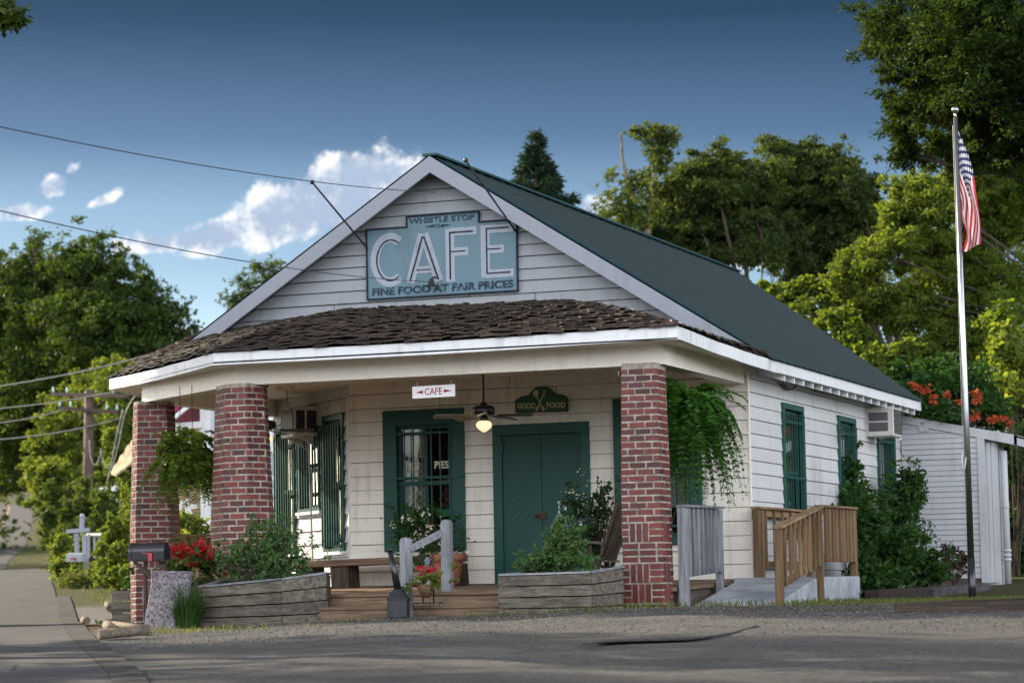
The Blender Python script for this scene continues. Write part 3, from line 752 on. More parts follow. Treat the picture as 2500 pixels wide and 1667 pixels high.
pier([(-.555, -3.80), (-.06, -3.80), (-.06, -3.35), (-.555, -3.35)], -.06, 2.93)
PM = V((-5.955, -3.78, 0))
pier([(PM.x-.37, PM.y+.37), (PM.x, PM.y), (PM.x+.37, PM.y), (PM.x+.51, PM.y+.30), (PM.x+.42, PM.y+.62), (PM.x-.15, PM.y+.72)], -.2, 2.93, top=.80)
PL = V((-8.31, -1.80, 0))
pier([(PL.x-.24, PL.y+.55), (PL.x-.20, PL.y+.20), (PL.x, PL.y), (PL.x+.41, PL.y+.235), (PL.x+.36, PL.y+.62), (PL.x-.05, PL.y+.75)], -.2, 2.93, top=.82)

# windows and door
def window(F, o, cas=.11, bars=7, hbars=(.08, .5, .92), sash=True, mullion=False, barout=.072, sill=False, thin=.012):
    x0, x1, z0, z1 = o; mb = MB()
    mb.lbox(F, x0, x1, z1-cas*1.1, z1, -.02, .048); mb.lbox(F, x0, x1, z0, z0+cas*.7, -.02, .048)
    mb.lbox(F, x0, x0+cas, z0+cas*.7, z1-cas*1.1, -.02, .048); mb.lbox(F, x1-cas, x1, z0+cas*.7, z1-cas*1.1, -.02, .048)
    w_ = mb.build('window', GREEN, CAFE, bevel=.003)
    a0, a1, b0, b1 = x0+cas, x1-cas, z0+cas*.7, z1-cas*1.1; zm = lerp(b0, b1, .5)
    mb = MB(); s_ = .05
    for (za, zb, n_) in ((b0, zm+.02, -.05), (zm-.02, b1, -.03)):
        mb.lbox(F, a0, a0+s_, za, zb, n_-.03, n_); mb.lbox(F, a1-s_, a1, za, zb, n_-.03, n_)
        mb.lbox(F, a0+s_, a1-s_, za, za+s_, n_-.03, n_); mb.lbox(F, a0+s_, a1-s_, zb-s_, zb, n_-.03, n_)
        if mullion: mb.lbox(F, (a0+a1)/2-.025, (a0+a1)/2+.025, za+s_, zb-s_, n_-.029, n_-.001)
    mb.build('sash', GREEN, w_)
    mb = MB(); O, Rr, N = F
    def P(x, z, n): return O+Rr*x+Z*z+N*n
    mb.q([P(a0, b0, -.065), P(a1, b0, -.065), P(a1, zm, -.065), P(a0, zm, -.065)]); mb.q([P(a0, zm, -.045), P(a1, zm, -.045), P(a1, b1, -.045), P(a0, b1, -.045)])
    mb.build('pane', GLASS, w_, fix=False)
    mb = MB(); c0, c1 = a0-.04, a1+.04
    for i in range(bars):
        x = lerp(c0+.05, c1-.05, i/(bars-1)); mb.lbox(F, x-thin/2, x+thin/2, b0+.02, b1-.05, barout, barout+thin)
    for t in hbars:
        z = lerp(b0, b1, t); mb.lbox(F, x0+.02, x1-.02, z-.016, z+.016, barout-.008, barout-.001)
        for xx in (x0+.025, x1-.045): mb.lbox(F, xx, xx+.02, z-.014, z+.014,   .048, barout-.008)
    mb.build('security_bars', GREEN, w_)
    if sill:
        mb = MB(); mb.lbox(F, x0-.04, x1+.04, z0-.045, z0-.002, -.01, .07); mb.build('sill', WHITE2, w_)
    return w_
wf = window(FRONT, WF, .20, 7, (.09, .545, .93), mullion=True, thin=.016)
window(FRONT, WR, .17, 8, (.08, .5, .92))
for i, o in enumerate(WS): window(SIDE, o, .075, 8, (.1, .46, .9), thin=.010, barout=.062)
window(ANG, WA[0], .07, 8, (.06, .47, .86), thin=.020, sill=True); window(ANG, WA[1], .07, 8, (.18, .56, .9), thin=.018, sill=True); window(ANG, WA[2], .07, 8, (.1, .46, .88), thin=.020, sill=True)
# things seen through the front window
mb = MB(); n = 24
for i in range(n):
    x0, x1 = lerp(4.74, 5.03, i/n), lerp(4.74, 5.03, (i+1)/n)
    f = lambda i: .14+.015*math.sin(i*1.9)
    mb.q([V((-x0, f(i), 1.36)), V((-x1, f(i+1), 1.36)), V((-x1, f(i+1), 2.02)), V((-x0, f(i), 2.02))], .5, True)
m_, k = mat('checked_lace'); b_ = k.new('ShaderNodeTexBrick'); k.put(b_.inputs['Vector'], k.VM('MULTIPLY', k.VM('ADD', k.pos(), (0, 0, 0)), (9, 0, 1))); p = k.pos((60, 1, 60))
sx = k.new('ShaderNodeSeparateXYZ'); k.put(sx.inputs[0], p); g_ = k.M('MULTIPLY', k.M('SINE', sx.outputs[0]), k.M('SINE', sx.outputs[2]))
finish(k, k.mix(k.rng(g_, -.2, .3), (.60, .52, .42, 1), (.30, .25, .20, 1)), .9, .1); mb.build('lace_curtain', m_, wf)
mb = MB()
mb.q([V((-4.74, .16, 2.06)), V((-5.0, .16, 2.14)), V((-5.08, .17, 2.55)), V((-4.76, .17, 2.55))]); mb.build('yellow_drape', plain('yellow_cloth', (.45, .38, .14), .8, .1, 0, .4, 0, 4), wf)
mb = MB(); mb.box((-4.60, .12, 1.26), (-4.38, .13, 1.36)); mb.build('green_placard', plain('green_card', (.03, .20, .10), .6), wf)
mb = MB()
for i in range(14):
    for j in range(4):
        x = -4.62+.115*j+(.057 if i % 2 else 0); mb.box((x, .35, .8+i*.075), (x+.105, .38, .8+i*.075+.06))
mb.build('chimney_breast', BRICKM, wf)
# double door
mb = MB(); c_ = .15
mb.lbox(FRONT, DF[0], DF[1], DF[3]-c_, DF[3], -.02, .04); mb.lbox(FRONT, DF[0], DF[0]+c_*.9, DF[2], DF[3]-c_, -.02, .04); mb.lbox(FRONT, DF[1]-c_*.9, DF[1], DF[2], DF[3]-c_, -.02, .04)
dr = mb.build('double_door', GREEN, CAFE, bevel=.004)
xm = (DF[0]+DF[1])/2
def leafboards(x0, x1, sgn):
    mb = MB(); mb.lbox(FRONT, x0, x1, DF[2]+.02, DF[3]-c_-.008, -.03, .006); z0, z1 = DF[2]+.02, DF[3]-c_-.008; W_ = x1-x0
    step = .125; nb_ = int((z1-z0+W_)/step)+2
    for i in range(nb_):                     # chevron boarding
        za = z0-W_+i*step; poly = []
        A_ = [(0, za), (0, za+step-.008), (W_, za+W_+step-.008), (W_, za+W_)]
        if sgn < 0: A_ = [(W_-x, z) for x, z in A_]
        cl = []
        def clip(P_, f):
            out = []
            for a, b in zip(P_, P_[1:]+P_[:1]):
                fa, fb = f(a), f(b)
                if fa >= 0: out.append(a)
                if fa*fb < 0: t = fa/(fa-fb); out.append((lerp(a[0], b[0], t), lerp(a[1], b[1], t)))
            return out
        A_ = clip(A_, lambda q_: q_[1]-z0)
        A_ = clip(A_, lambda q_: z1-q_[1]) if len(A_) > 2 else A_
        if len(A_) > 2: mb.prism([V((-(x0+x), -.006, z)) for x, z in A_], (0, -.005, 0))
    return mb
l1 = leafboards(DF[0]+c_*.9+.006, xm-.004, 1).build('door_leaf', GREEND, dr); l2 = leafboards(xm+.004, DF[1]-c_*.9-.006, -1).build('door_leaf', GREEND, dr)
mb = MB(); L_ = at(1322, 1258, -.02); mb.box((L_.x-.05, -.04, L_.z-.05), (L_.x+.07, -.012, L_.z+.05)); mb.lathe((L_.x-.05, -.055, L_.z-.02), [(.03, 0), (.034, .02), (.02, .04)], 10); mb.build('padlock_hasp', plain('rusty_iron', (.09, .05, .035), .7, .3, .3, .4), dr)
for u, v in ((1227, 1092), (1418, 1084), (1229, 1380)):
    mb = MB(); p_ = at(u, v, -.02); mb.box((p_.x-.012, -.05, p_.z-.05), (p_.x+.012, -.036, p_.z+.05)); s_ = 1 if u < 1300 else -1
    mb.box((p_.x, -.022, p_.z-.012) if s_ > 0 else (p_.x-.30, -.022, p_.z-.012), (p_.x+.30, -.0105, p_.z+.012) if s_ > 0 else (p_.x, -.0105, p_.z+.012)); mb.build('hinge', GREEN, dr)

# ================================================================== leaf builders
def leaves(name, pts, size, matl, parent=None, up=.35, asp=2.2, kind=None, bend=.25, dirs=None, jit=.35):
    """one rhombic leaf (two triangles, folded along its rib) at each point"""
    P = np.asarray(pts, float); n = len(P)
    nr = RNG.normal(size=(n, 3)); nr[:, 2] = np.abs(nr[:, 2])+up; nr /= np.linalg.norm(nr, axis=1)[:, None]
    t = RNG.normal(size=(n, 3)); t[:, 2] -= .5
    if dirs is not None: t = np.asarray(dirs, float)+RNG.normal(size=(n, 3))*jit
    t -= nr*np.sum(t*nr, 1)[:, None]; t /= np.linalg.norm(t, axis=1)[:, None]+1e-9
    b = np.cross(nr, t); s = (size*RNG.uniform(.5, 1.35, n))[:, None]
    v = np.zeros((n, 4, 3))
    v[:, 0] = P; v[:, 1] = P+t*s*.55+b*s/asp*.6+nr*s*bend*.4; v[:, 2] = P+t*s; v[:, 3] = P+t*s*.55-b*s/asp*.6+nr*s*bend*.4
    i = np.arange(n)*4; rr = RNG.random(n)
    return rawmesh(name, v.reshape(-1, 3), [np.c_[i, i+1, i+2], np.c_[i, i+2, i+3]], [rr, rr], matl, parent, kind)
def cloud(c, rad, n, clump=.2, ncl=None, hollow=.45, flat=1.0):
    """points in leafy sprays through an ellipsoid: boughs, then sprays on each bough, then leaves"""
    c = np.array(c); rad = np.array(rad, float); small = n < 3200; nb_ = max(9, min(26, n//500)); ncl = ncl or (max(24, n//9) if small else n//55)
    d = RNG.normal(size=(nb_, 3)); d /= np.linalg.norm(d, axis=1)[:, None]
    bc = d*(hollow+(1.02-hollow)*RNG.random(nb_)**.6)[:, None]
    kb = RNG.integers(0, nb_, ncl); bs = clump*RNG.uniform(.9, 1.7, nb_)*(1.25 if small else 1.0)
    cc = bc[kb]+RNG.normal(size=(ncl, 3))*bs[kb][:, None]
    k_ = RNG.integers(0, ncl, n); sg = clump*.36*RNG.uniform(.5, 1.5, ncl)
    off = RNG.normal(size=(n, 3))*sg[k_][:, None]; off[:, 2] *= .75*flat
    p = cc[k_]+off
    return c+p*rad, c+cc*rad
def tree(name, label, cat, base, lobes, n, size, matl, trunk_r=.25, group=None, clump=.2, barkm=None, asp=2.2, limbs=True, up=.35, hollow=.45, fork=.35):
    base = V(base); root = thing(name, base, label, cat, group); tr = MB()
    pts = []; vol = [max(.2, l[1][0]*l[1][2])*(l[2] if len(l) > 2 else 1) for l in lobes]; tot = sum(vol)
    top = max(l[0][2] for l in lobes); cen = np.mean([l[0] for l in lobes], 0)
    fk = V((lerp(base.x, cen[0], .35), lerp(base.y, cen[1], .35), lerp(base.z, top, fork)))
    tr.tube([base-Z*.3, base.lerp(fk, .35)+V((random.uniform(-.1, .1), 0, 0))*trunk_r, fk], [trunk_r*1.25, trunk_r, trunk_r*.8], 10)
    for l, v_ in zip(lobes, vol):
        p_, cc = cloud(l[0], l[1], int(n*v_/tot), clump, hollow=hollow); pts.append(p_)
        if limbs:
            c = V(l[0]); mid = fk.lerp(c, .5)+V((0, 0, .12*(c-fk).length)); rr = trunk_r*.34
            tr.tube([fk-Z*.1, mid, c], [rr, rr*.65, rr*.3], 7)
            for q_ in cc[:max(3, min(14, len(cc)//2))]:
                q_ = V(q_); tr.tube([c.lerp(mid, .3*random.random()), c.lerp(q_, .55)+V((0, 0, .1)), q_], [rr*.28, rr*.16, rr*.05], 5, cap=False)
    tr.build('trunk', barkm or BARK, root, fix=False)
    leaves('crown', np.concatenate(pts), size, matl, root, asp=asp, up=up)
    return root
def lobe(u, v, ru, rv, y, dens=1.0, rd=None):
    p_ = at(u, v, y); s = FPX/((p_-V(CAM)).dot(V(_f))); a, b = ru/s, rv/s
    return ((p_.x, p_.y, p_.z), (a, rd or max(a, b)*.8, b), dens)
def bush(name, label, cat, lobes, n, size, matl, base=None, group=None, clump=.22, asp=2.0, up=.35, stems=True, parent=None, hollow=.3):
    cen = np.mean([l[0] for l in lobes], 0); 
    if base is None: base = V((cen[0], cen[1], gz(cen[0], cen[1])))
    base = V(base); root = parent or thing(name, base, label, cat, group); pts = []; mb = MB()
    vol = [l[1][0]*l[1][2]*(l[2] if len(l) > 2 else 1) for l in lobes]; tot = sum(vol)
    for l, v_ in zip(lobes, vol):
        p_, cc = cloud(l[0], l[1], int(n*v_/tot), clump, hollow=hollow); pts.append(p_)
        for q_ in cc[:10]:
            q_ = V(q_); mb.tube([base+V((random.uniform(-.05, .05), random.uniform(-.05, .05), 0)), base.lerp(q_, .5)+V((random.uniform(-.06, .06), 0, .05)), q_], [.012, .008, .003], 5, cap=False)
    if stems: mb.build('stems', BARK, root, fix=False)
    leaves('foliage', np.concatenate(pts), size, matl, root, asp=asp, up=up)
    return root
def fern(name, label, cat, top, rad, drop, nf, chain_top, chains=1, group=None, lm=None):
    """hanging basket fern: fronds arch out of the pot and hang; the chain runs up to its hook"""
    lm = lm or L_FERN
    c = V(top); root = thing(name, c, label, cat, group)
    P, Dv = [], []
    mbs = MB()
    for i in range(nf):
        a = random.random()*6.283; L_ = random.random(); up_ = random.random(); out = rad*(.62+.85*L_)*random.uniform(.7, 1.2); hang = drop*(.12+.98*up_**1.2)*(1.15-.25*L_); rise = (.12+.42*(1-up_))*random.uniform(.6, 1.2)
        random_pow = random.uniform(1.6, 2.6); m_ = 22; prev = None; line = []
        for j in range(m_+1):
            t = j/m_; rr = out*(math.sin(min(1, t*1.1)*PI/2)*.7+.3*t); zz = rise*math.sin(min(1, t*1.7)*PI/2)-hang*t**random_pow
            line.append(c+V((math.cos(a)*rr, math.sin(a)*rr, zz)))
        for j in range(2, m_):
            d = (line[j+1]-line[j-1]).normalized(); sd = d.cross(Z)
            sd = sd.normalized() if sd.length > .05 else V((math.cos(a+1.57), math.sin(a+1.57), 0))
            wl = .092*math.sin(PI*min(1, (j-1)/m_*.95+.06))**.6
            for sg in (1, -1):
                P.append(tuple(line[j])); Dv.append(tuple((sd*sg+d*.35)*wl))
        mbs.tube(line[::3], .002, 4, cap=False)
    P = np.array(P); Dv = np.array(Dv); ln = np.linalg.norm(Dv, axis=1)[:, None]; t = Dv/ln; n = len(P)
    nr = np.cross(t, RNG.normal(size=(n, 3))*.5+np.array([0, 0, 1])); nr = np.cross(nr, t); nr /= np.linalg.norm(nr, axis=1)[:, None]+1e-9; nr += RNG.normal(size=(n, 3))*.25
    b = np.cross(nr, t); v = np.zeros((n, 4, 3)); v[:, 0] = P; v[:, 1] = P+t*ln*.4+b*ln*.19; v[:, 2] = P+t*ln-np.array([0, 0, .008]); v[:, 3] = P+t*ln*.4-b*ln*.19
    i = np.arange(n)*4; rr = np.repeat(RNG.random(nf), 2*(m_-2))[:n]*.7+RNG.random(n)*.3
    rawmesh('fronds', v.reshape(-1, 3), [np.c_[i, i+1, i+2, i+3]], [rr], lm, root)
    mbs.build('stalks', lm, root, fix=False)
    mb = MB(); mb.lathe(c-Z*.16, [(.10, 0), (.15, .14), (.16, .16), (.15, .165)], 16); mb.build('basket', plain('basket_liner', (.06, .04, .025), .9), root)
    mb = MB()
    for q_ in range(chains):
        a0 = V(chain_top[q_] if chains > 1 else chain_top); b0 = c+V((.10*(q_*2-1) if chains > 1 else 0, 0, .02)); L_ = (a0-b0).length; nl = int(L_/.034)
        for i in range(nl):
            p_ = a0.lerp(b0, (i+.5)/nl); h = .021; s_ = (X if i % 2 else Y)*.008
            mb.tube([p_+Z*h, p_+s_+Z*h*.5, p_+s_-Z*h*.5, p_-Z*h, p_-s_-Z*h*.5, p_-s_+Z*h*.5, p_+Z*h], .0028, 4, cap=False)
    mb.build('chain', BLACK, root, fix=False)
    return root

# ================================================================== lettering
def text(s, name, matl, parent, F, x0, x1, z0, z1, n0=.004, depth=.003, bold=.0, spacing=1.0):
    """letters stretched into the box x0..x1, z0..z1 of a wall frame (x measured along the way it is read)"""
    cu = bpy.data.curves.new('t', 'FONT'); cu.body = s; cu.extrude = .02; cu.offset = bold; cu.space_character = spacing; cu.resolution_u = 3
    o = bpy.data.objects.new('t', cu); COL.objects.link(o); dg = bpy.context.evaluated_depsgraph_get(); dg.update()
    me = bpy.data.meshes.new_from_object(o.evaluated_get(dg)); bpy.data.objects.remove(o); bpy.data.curves.remove(cu)
    co = np.zeros(len(me.vertices)*3); me.vertices.foreach_get('co', co); co = co.reshape(-1, 3); lo, hi = co.min(0), co.max(0)
    q_ = (co-lo)/(hi-lo+1e-9); O, Rr, N = F
    out = np.array(O)+np.outer(lerp(x0, x1, q_[:, 0]), np.array(Rr))+np.outer(lerp(z0, z1, q_[:, 1]), np.array(Z))+np.outer(n0+q_[:, 2]*depth, np.array(N))
    me.vertices.foreach_set('co', out.ravel().copy()); me.materials.clear(); me.materials.append(matl); me.attributes.new('rnd', 'FLOAT', 'FACE'); me.name = name; me.update()
    return link(name, me, parent)
def stroke(mb, F, pts, w_, n0, n1, close=False):
    """flat lettering stroke with mitred joints"""
    O, Rr, N = F; P = [V((p_[0], p_[1])) for p_ in pts]; n = len(P); L_, R2 = [], []
    for i in range(n):
        d0 = (P[i]-P[i-1]).normalized() if i > 0 else (P[1]-P[0]).normalized(); d1 = (P[i+1]-P[i]).normalized() if i < n-1 else d0
        n_a = V((-d0.y, d0.x)); n_b = V((-d1.y, d1.x)); mt = (n_a+n_b).normalized(); ml = (w_/2)/max(.45, mt.dot(n_a))
        L_.append(P[i]+mt*ml); R2.append(P[i]-mt*ml)
    def W_(p_, q_): return O+Rr*p_.x+Z*p_.y+N*q_
    for i in range(n-1):
        a, b, c, d = L_[i], R2[i], R2[i+1], L_[i+1]
        mb.hexa([W_(a, n0), W_(b, n0), W_(c, n0), W_(d, n0), W_(a, n1), W_(b, n1), W_(c, n1), W_(d, n1)], .5)
def dark_txt(name, c, wear=.35, wc=(.3, .36, .4)):
    m_, k = mat(name); p = k.pos(); a = k.M('MULTIPLY', k.rng(k.noise(p, 26, 6, .8), .52, .62), wear)
    finish(k, k.mix(a, c4(c), c4(wc)), .7, .2); return m_
NAVY = dark_txt('faded_dark_lettering', (.022, .035, .055), .8, (.14, .24, .33))
DARKL = dark_txt('dark_outline_lettering', (.012, .016, .03), .3)
WLET = paint('white_letter_paint', (.31, .35, .41), amt=.6, fleck=1.0)
SIGNB = paint('pale_blue_sign_paint', (.125, .205, .250), dirt=(.06, .09, .11), amt=.9, fleck=.7)

# painted wall sign
RF = frame((-5.533, -.045, 4.357), (1, 0, 0), (0, -1, 0)); SW, SH = 2.284, 1.0
SIGN = thing('wall_sign', (-4.39, -.04, 4.36), 'large weathered pale blue sign reading WHISTLE STOP CAFE on the gable', 'sign')
mb = MB(); T0, T1 = .622, 1.719; TT = 1.145
poly = [(0, 0), (SW, 0), (SW, SH), (T1, SH-.0), (T1, TT), (T0, TT), (T0, SH), (0, SH)]
mb.prism([RF[0]+RF[1]*a+Z*b-RF[2]*.02 for a, b in poly], (0, -.02, 0)); mb.build('panel', SIGNB, SIGN)
mb = MB(); e_ = poly+[poly[0]]
for a, b in zip(e_[:-1], e_[1:]):
    pa, pb = RF[0]+RF[1]*a[0]+Z*a[1]-V((0, .004, 0)), RF[0]+RF[1]*b[0]+Z*b[1]-V((0, .004, 0)); d = (pb-pa).normalized()*.011; mb.bar(pa-d, pb+d, .022, .03 if abs(d.x) > .001 else .031, up=(0, 1, 0))
mb.build('border', plain('dark_frame_paint', (.02, .03, .045), .7, .2, 0, .5, 0, 20), SIGN)
def sx_(px_): return (px_-518)/955*SW
lw = .135; mbw, mbk = MB(), MB()
def arc(cx, cz, rx, rz, a0, a1, n=26): return [(cx+rx*math.cos(R(lerp(a0, a1, i/n))), cz+rz*math.sin(R(lerp(a0, a1, i/n)))) for i in range(n+1)]
cC = arc(sx_(668), .545, .235, .318, 52, 308); stroke(mbw, RF, cC, lw, .001, .006); stroke(mbk, RF, arc(sx_(672), .54, .215, .290, 56, 304), .022, .0065, .009)
A0, A1, A2 = (sx_(795), .20), (sx_(882), .885), (sx_(980), .20)
stroke(mbw, RF, [A0, (A1[0]-.012, .885)], lw, .001, .006); stroke(mbw, RF, [(A1[0]+.012, .885), A2], lw, .0012, .0062); stroke(mbw, RF, [(sx_(835), .375), (sx_(945), .375)], .10, .0014, .0064)
stroke(mbk, RF, [(A0[0], .225), (A1[0]-.01, .85)], .026, .007, .0095); stroke(mbk, RF, [(A1[0]+.01, .85), (A2[0]-.01, .225)], .026, .0071, .0096); stroke(mbk, RF, [(sx_(835), .375), (sx_(930), .375)], .016, .0072, .0097)
fx = sx_(1052); stroke(mbw, RF, [(fx, .18), (fx, .93)], lw, .001, .006); stroke(mbw, RF, [(fx, .885), (sx_(1222), .885)], .115, .0012, .0062); stroke(mbw, RF, [(fx, .60), (sx_(1168), .60)], .12, .0014, .0064)
stroke(mbk, RF, [(fx, .215), (fx, .875), (sx_(1200), .875)], .024, .007, .0095); stroke(mbk, RF, [(fx, .605), (sx_(1150), .605)], .018, .0071, .0096)
ex = sx_(1275); stroke(mbw, RF, [(ex, .205), (ex, .94)], lw, .001, .006)
for zz, x2, i in ((.885, 1450, 0), (.60, 1392, 1), (.255, 1450, 2)): stroke(mbw, RF, [(ex, zz), (sx_(x2), zz)], .115, .0012+i*.0002, .0062+i*.0002)
stroke(mbk, RF, [(sx_(1425), .895), (ex+.02, .895), (ex+.02, .265), (sx_(1430), .265)], .022, .007, .0095); stroke(mbk, RF, [(ex+.02, .605), (sx_(1372), .605)], .018, .0071, .0096)
mbw.build('big_letters', WLET, SIGN); mbk.build('letter_outline', DARKL, SIGN)
text('FINE FOOD AT FAIR PRICES', 'lettering', NAVY, SIGN, RF, .075, 2.225, .045, .158, .001, .004, .038)
text('WHISTLE STOP', 'lettering', NAVY, SIGN, RF, .655, 1.655, 1.035, 1.118, .001, .004, .035)
mb = MB(); cx, cz = 1.10, .985
for s_ in (1, -1): mb.prism([RF[0]+RF[1]*(cx+s_*.045)+Z*(cz+.026)-Y*.001, RF[0]+RF[1]*(cx+s_*.20)+Z*cz-Y*.001, RF[0]+RF[1]*(cx+s_*.045)+Z*(cz-.026)-Y*.001], (0, -.004, 0))
stroke(mb, RF, arc(cx, cz, .024, .024, 0, 360, 16), .012, .001, .006); mb.build('ornament', NAVY, SIGN)

# hanging CAFE sign under the beam
HS = thing('hanging_sign', at(1058, 942, -3.52), 'small white board with dark red CAFE between two arrows, hung under the porch beam', 'sign')
HF = frame(at(1007, 973, -3.52), at(1111, 967, -3.52)-at(1007, 973, -3.52), (0, -1, 0)); hw = (at(1111, 967, -3.52)-at(1007, 973, -3.52)).length; hh = .152
mb = MB(); mb.lbox(HF, 0, hw, 0, hh, -.012, .0); mb.build('board', paint('sign_white', (.72, .71, .70), amt=.3, fleck=.25), HS)
MAR = dark_txt('maroon_lettering', (.30, .012, .07), .2, (.6, .5, .5))
text('CAFE', 'lettering', MAR, HS, HF, hw*.29, hw*.70, .036, .122, .001, .003, .0)
mb = MB()
for a, b in ((.08, .25), (.92, .74)): mb.prism([HF[0]+HF[1]*hw*a+Z*.075-Y*.001, HF[0]+HF[1]*hw*b+Z*.098-Y*.001, HF[0]+HF[1]*hw*b+Z*.055-Y*.001], (0, -.003, 0))
mb.build('arrows', MAR, HS)
mb = MB()
for a in (.10, .9):
    p_ = HF[0]+HF[1]*hw*a+Z*hh+Y*.006; mb.tube([p_-Z*.01, p_+Z*.035+X*.006, p_+Z*.065], .004, 5)
mb.build('hook', RUST, HS)

# GOOD FOOD sign
GS = thing('good_food_sign', at(1323, 1006, -.06), 'dark green shaped GOOD FOOD sign with crossed spoon and fork above the door', 'sign')
g0, g1 = at(1260, 1008, -.04), at(1387, 1004.5, -.04); GF = frame(g0, g1-g0, (0, -1, 0)); gw = (g1-g0).length
def gp(u, v): return ((u-1037)/(1432-1037)*gw, (338-(v+(u-1037)*.031))/(338-215)*.215)
ol = [gp(1037, 338), gp(1432, 326+0), gp(1432, 217), gp(1408, 200), gp(1385, 194), gp(1352, 192)] 
top = [gp(1352, 192), gp(1335, 185), gp(1322, 168), gp(1305, 147), gp(1280, 132), gp(1250, 127), gp(1220, 128), gp(1192, 138), gp(1168, 158), gp(1155, 180), gp(1140, 198), gp(1120, 206), gp(1085, 208), gp(1062, 222), gp(1037, 238)]
gz0 = 0
mb = MB(); mb.prism([GF[0]+GF[1]*a+Z*b for a, b in ol+top[1:]], (0, -.022, 0)); GFM = paint('moss_green_sign', (.030, .105, .050), dirt=(.02, .05, .03), amt=.8, fleck=.5)
GS0 = mb.build('panel', GFM, GS)
GF2 = (GF[0]-Y*.022, GF[1], GF[2]); GOLD = paint('cream_lettering', (.58, .52, .28), amt=.4, fleck=.4)
mb = MB(); e_ = ol+top[1:]+[ol[0]]; stroke(mb, GF2, [(lerp(gw/2, a, .985), lerp(.15, b, .97)) for a, b in e_], .011, .0, .003); mb.build('rim', plain('dark_rim', (.015, .03, .02), .6), GS)
text('GOOD', 'lettering', GOLD, GS, GF2, gw*.04, gw*.385, .055, .135, .001, .004, .03); text('FOOD', 'lettering', GOLD, GS, GF2, gw*.60, gw*.965, .055, .135, .001, .004, .03)
mb = MB(); c_ = gp(1224, 258)
def sp_(a, b, w_): stroke(mb, GF2, [gp(*a), gp(*b)], w_, .005, .009)
sp_((1198, 200), (1240, 290), .018); sp_((1252, 195), (1212, 285), .018); sp_((1236, 280), (1256, 318), .036); sp_((1216, 275), (1198, 320), .036)
q_ = gp(1196, 182); stroke(mb, GF2, arc(q_[0], q_[1], .020, .027, 0, 360, 14), .040, .005, .010)
for du in (-11, -1, 9): sp_((1256+du*.9, 196-abs(du)*.0), (1264+du, 160+du*.3), .008)
sp_((1244, 196), (1266, 192), .018); mb.build('spoon_and_fork', GOLD, GS)

# PIES on the glass: part of the window
PF = frame((0, 0, 0), (1, 0, 0), (0, -1, 0))
p0, p1 = at(1061, 1144, .04), at(1096, 1124, .04); text('PIES', 'pies_lettering', plain('cream_window_lettering', (.72, .68, .50), .7), wf, PF, p0.x, p1.x, p0.z, p1.z, -.040, .003, .03)
p0, p1 = at(991, 1147, .04), at(1024, 1128, .04); text('PIES', 'pies_lettering', plain('cream_window_lettering_faint', (.62, .58, .40), .7), wf, PF, p0.x, p1.x, p0.z, p1.z, -.040, .003, .03)

# ================================================================== porch things
WARM = None
m_, k = mat('lit_glass_globe'); e_ = k.new('ShaderNodeEmission'); e_.inputs[0].default_value = (1.0, .74, .42, 1); e_.inputs[1].default_value = .45
df = k.new('ShaderNodeBsdfPrincipled'); df.inputs['Base Color'].default_value = (.8, .7, .55, 1); df.inputs['Roughness'].default_value = .25; ad = k.new('ShaderNodeAddShader'); k.l.new(e_.outputs[0], ad.inputs[0]); k.l.new(df.outputs[0], ad.inputs[1])
o_ = k.new('ShaderNodeOutputMaterial'); k.l.new(ad.outputs[0], o_.inputs[0]); WARM = m_
FANW = plain('fan_blade_underside', (.30, .25, .17), .6)
def fan(c, label, a0, rod_top):
    c = V(c); root = thing('ceiling_fan', (c.x, c.y, rod_top), label, 'ceiling fan')
    mb = MB(); mb.tube([V((c.x, c.y, rod_top)), c+Z*.13], .014, 8); mb.lathe(V((c.x, c.y, rod_top-.06)), [(.03, 0), (.055, .03), (.06, .06)], 14); mb.build('downrod', BLACK, root)
    mb = MB(); mb.lathe(c, [(.06, -.03), (.135, -.015), (.15, .02), (.15, .075), (.125, .10), (.05, .115), (.035, .15)], 20); mb.build('motor', BLACKG, root)
    mb = MB(); mb.lathe(c-Z*.11, [(.03, 0), (.06, .03), (.055, .06), (.03, .085)], 14); mb.build('light_fitting', BLACK, root)
    mb = MB(); mb.lathe(c-Z*.245, [(.012, 0), (.05, .02), (.098, .065), (.108, .10), (.09, .135), (.055, .15)], 18); mb.build('glass_globe', WARM, root)
    for i in range(5):
        a = a0+i*2*PI/5; d = V((math.cos(a), math.sin(a), 0)); n = V((-d.y, d.x, 0)); t = .34
        mb = MB(); p0, p1 = c+d*.20-Z*.035, c+d*.66-Z*.045
        w0, w1 = .050, .066
        q = [p0-n*w0-Z*w0*t, p1-n*w1-Z*w1*t, p1+d*.02-n*w1*.6-Z*w1*t*.6, p1+d*.02+n*w1*.6+Z*w1*t*.6, p1+n*w1+Z*w1*t, p0+n*w0+Z*w0*t]
        mb.prism(q, (0, 0, .008)); mb.bar(c+d*.10-Z*.01, p0+d*.05, .03, .01); mb.build('blade', BLACKG if i not in (2, 3) else FANW, root)
    return root
fan(at(1181, 1002, -1.9)-Z*.04, 'black ceiling fan with a lit glass globe hanging before the door and front window', .02, 3.16)
f2 = atx(658, 1032, -6.9); f2 = at(648, 1038, -.9)
fan(f2-Z*.04, 'black ceiling fan half hidden behind the middle brick pier', .35, 3.16)
mb = MB()
cw = thing('light_cable', (-6.6, -.6, 3.1), 'black cable dangling from a ceiling batten above the angled wall air conditioner', 'cable')
c0 = at(701, 958, -.2); mb.tube([c0+Z*.03, c0-Z*.12, at(706, 985, -.2), at(698, 992, -.2), at(712, 996, -.2), at(716, 1010, -.2), at(716, 1064, 0.2)], .006, 5); mb.build('wire', BLACK, cw)
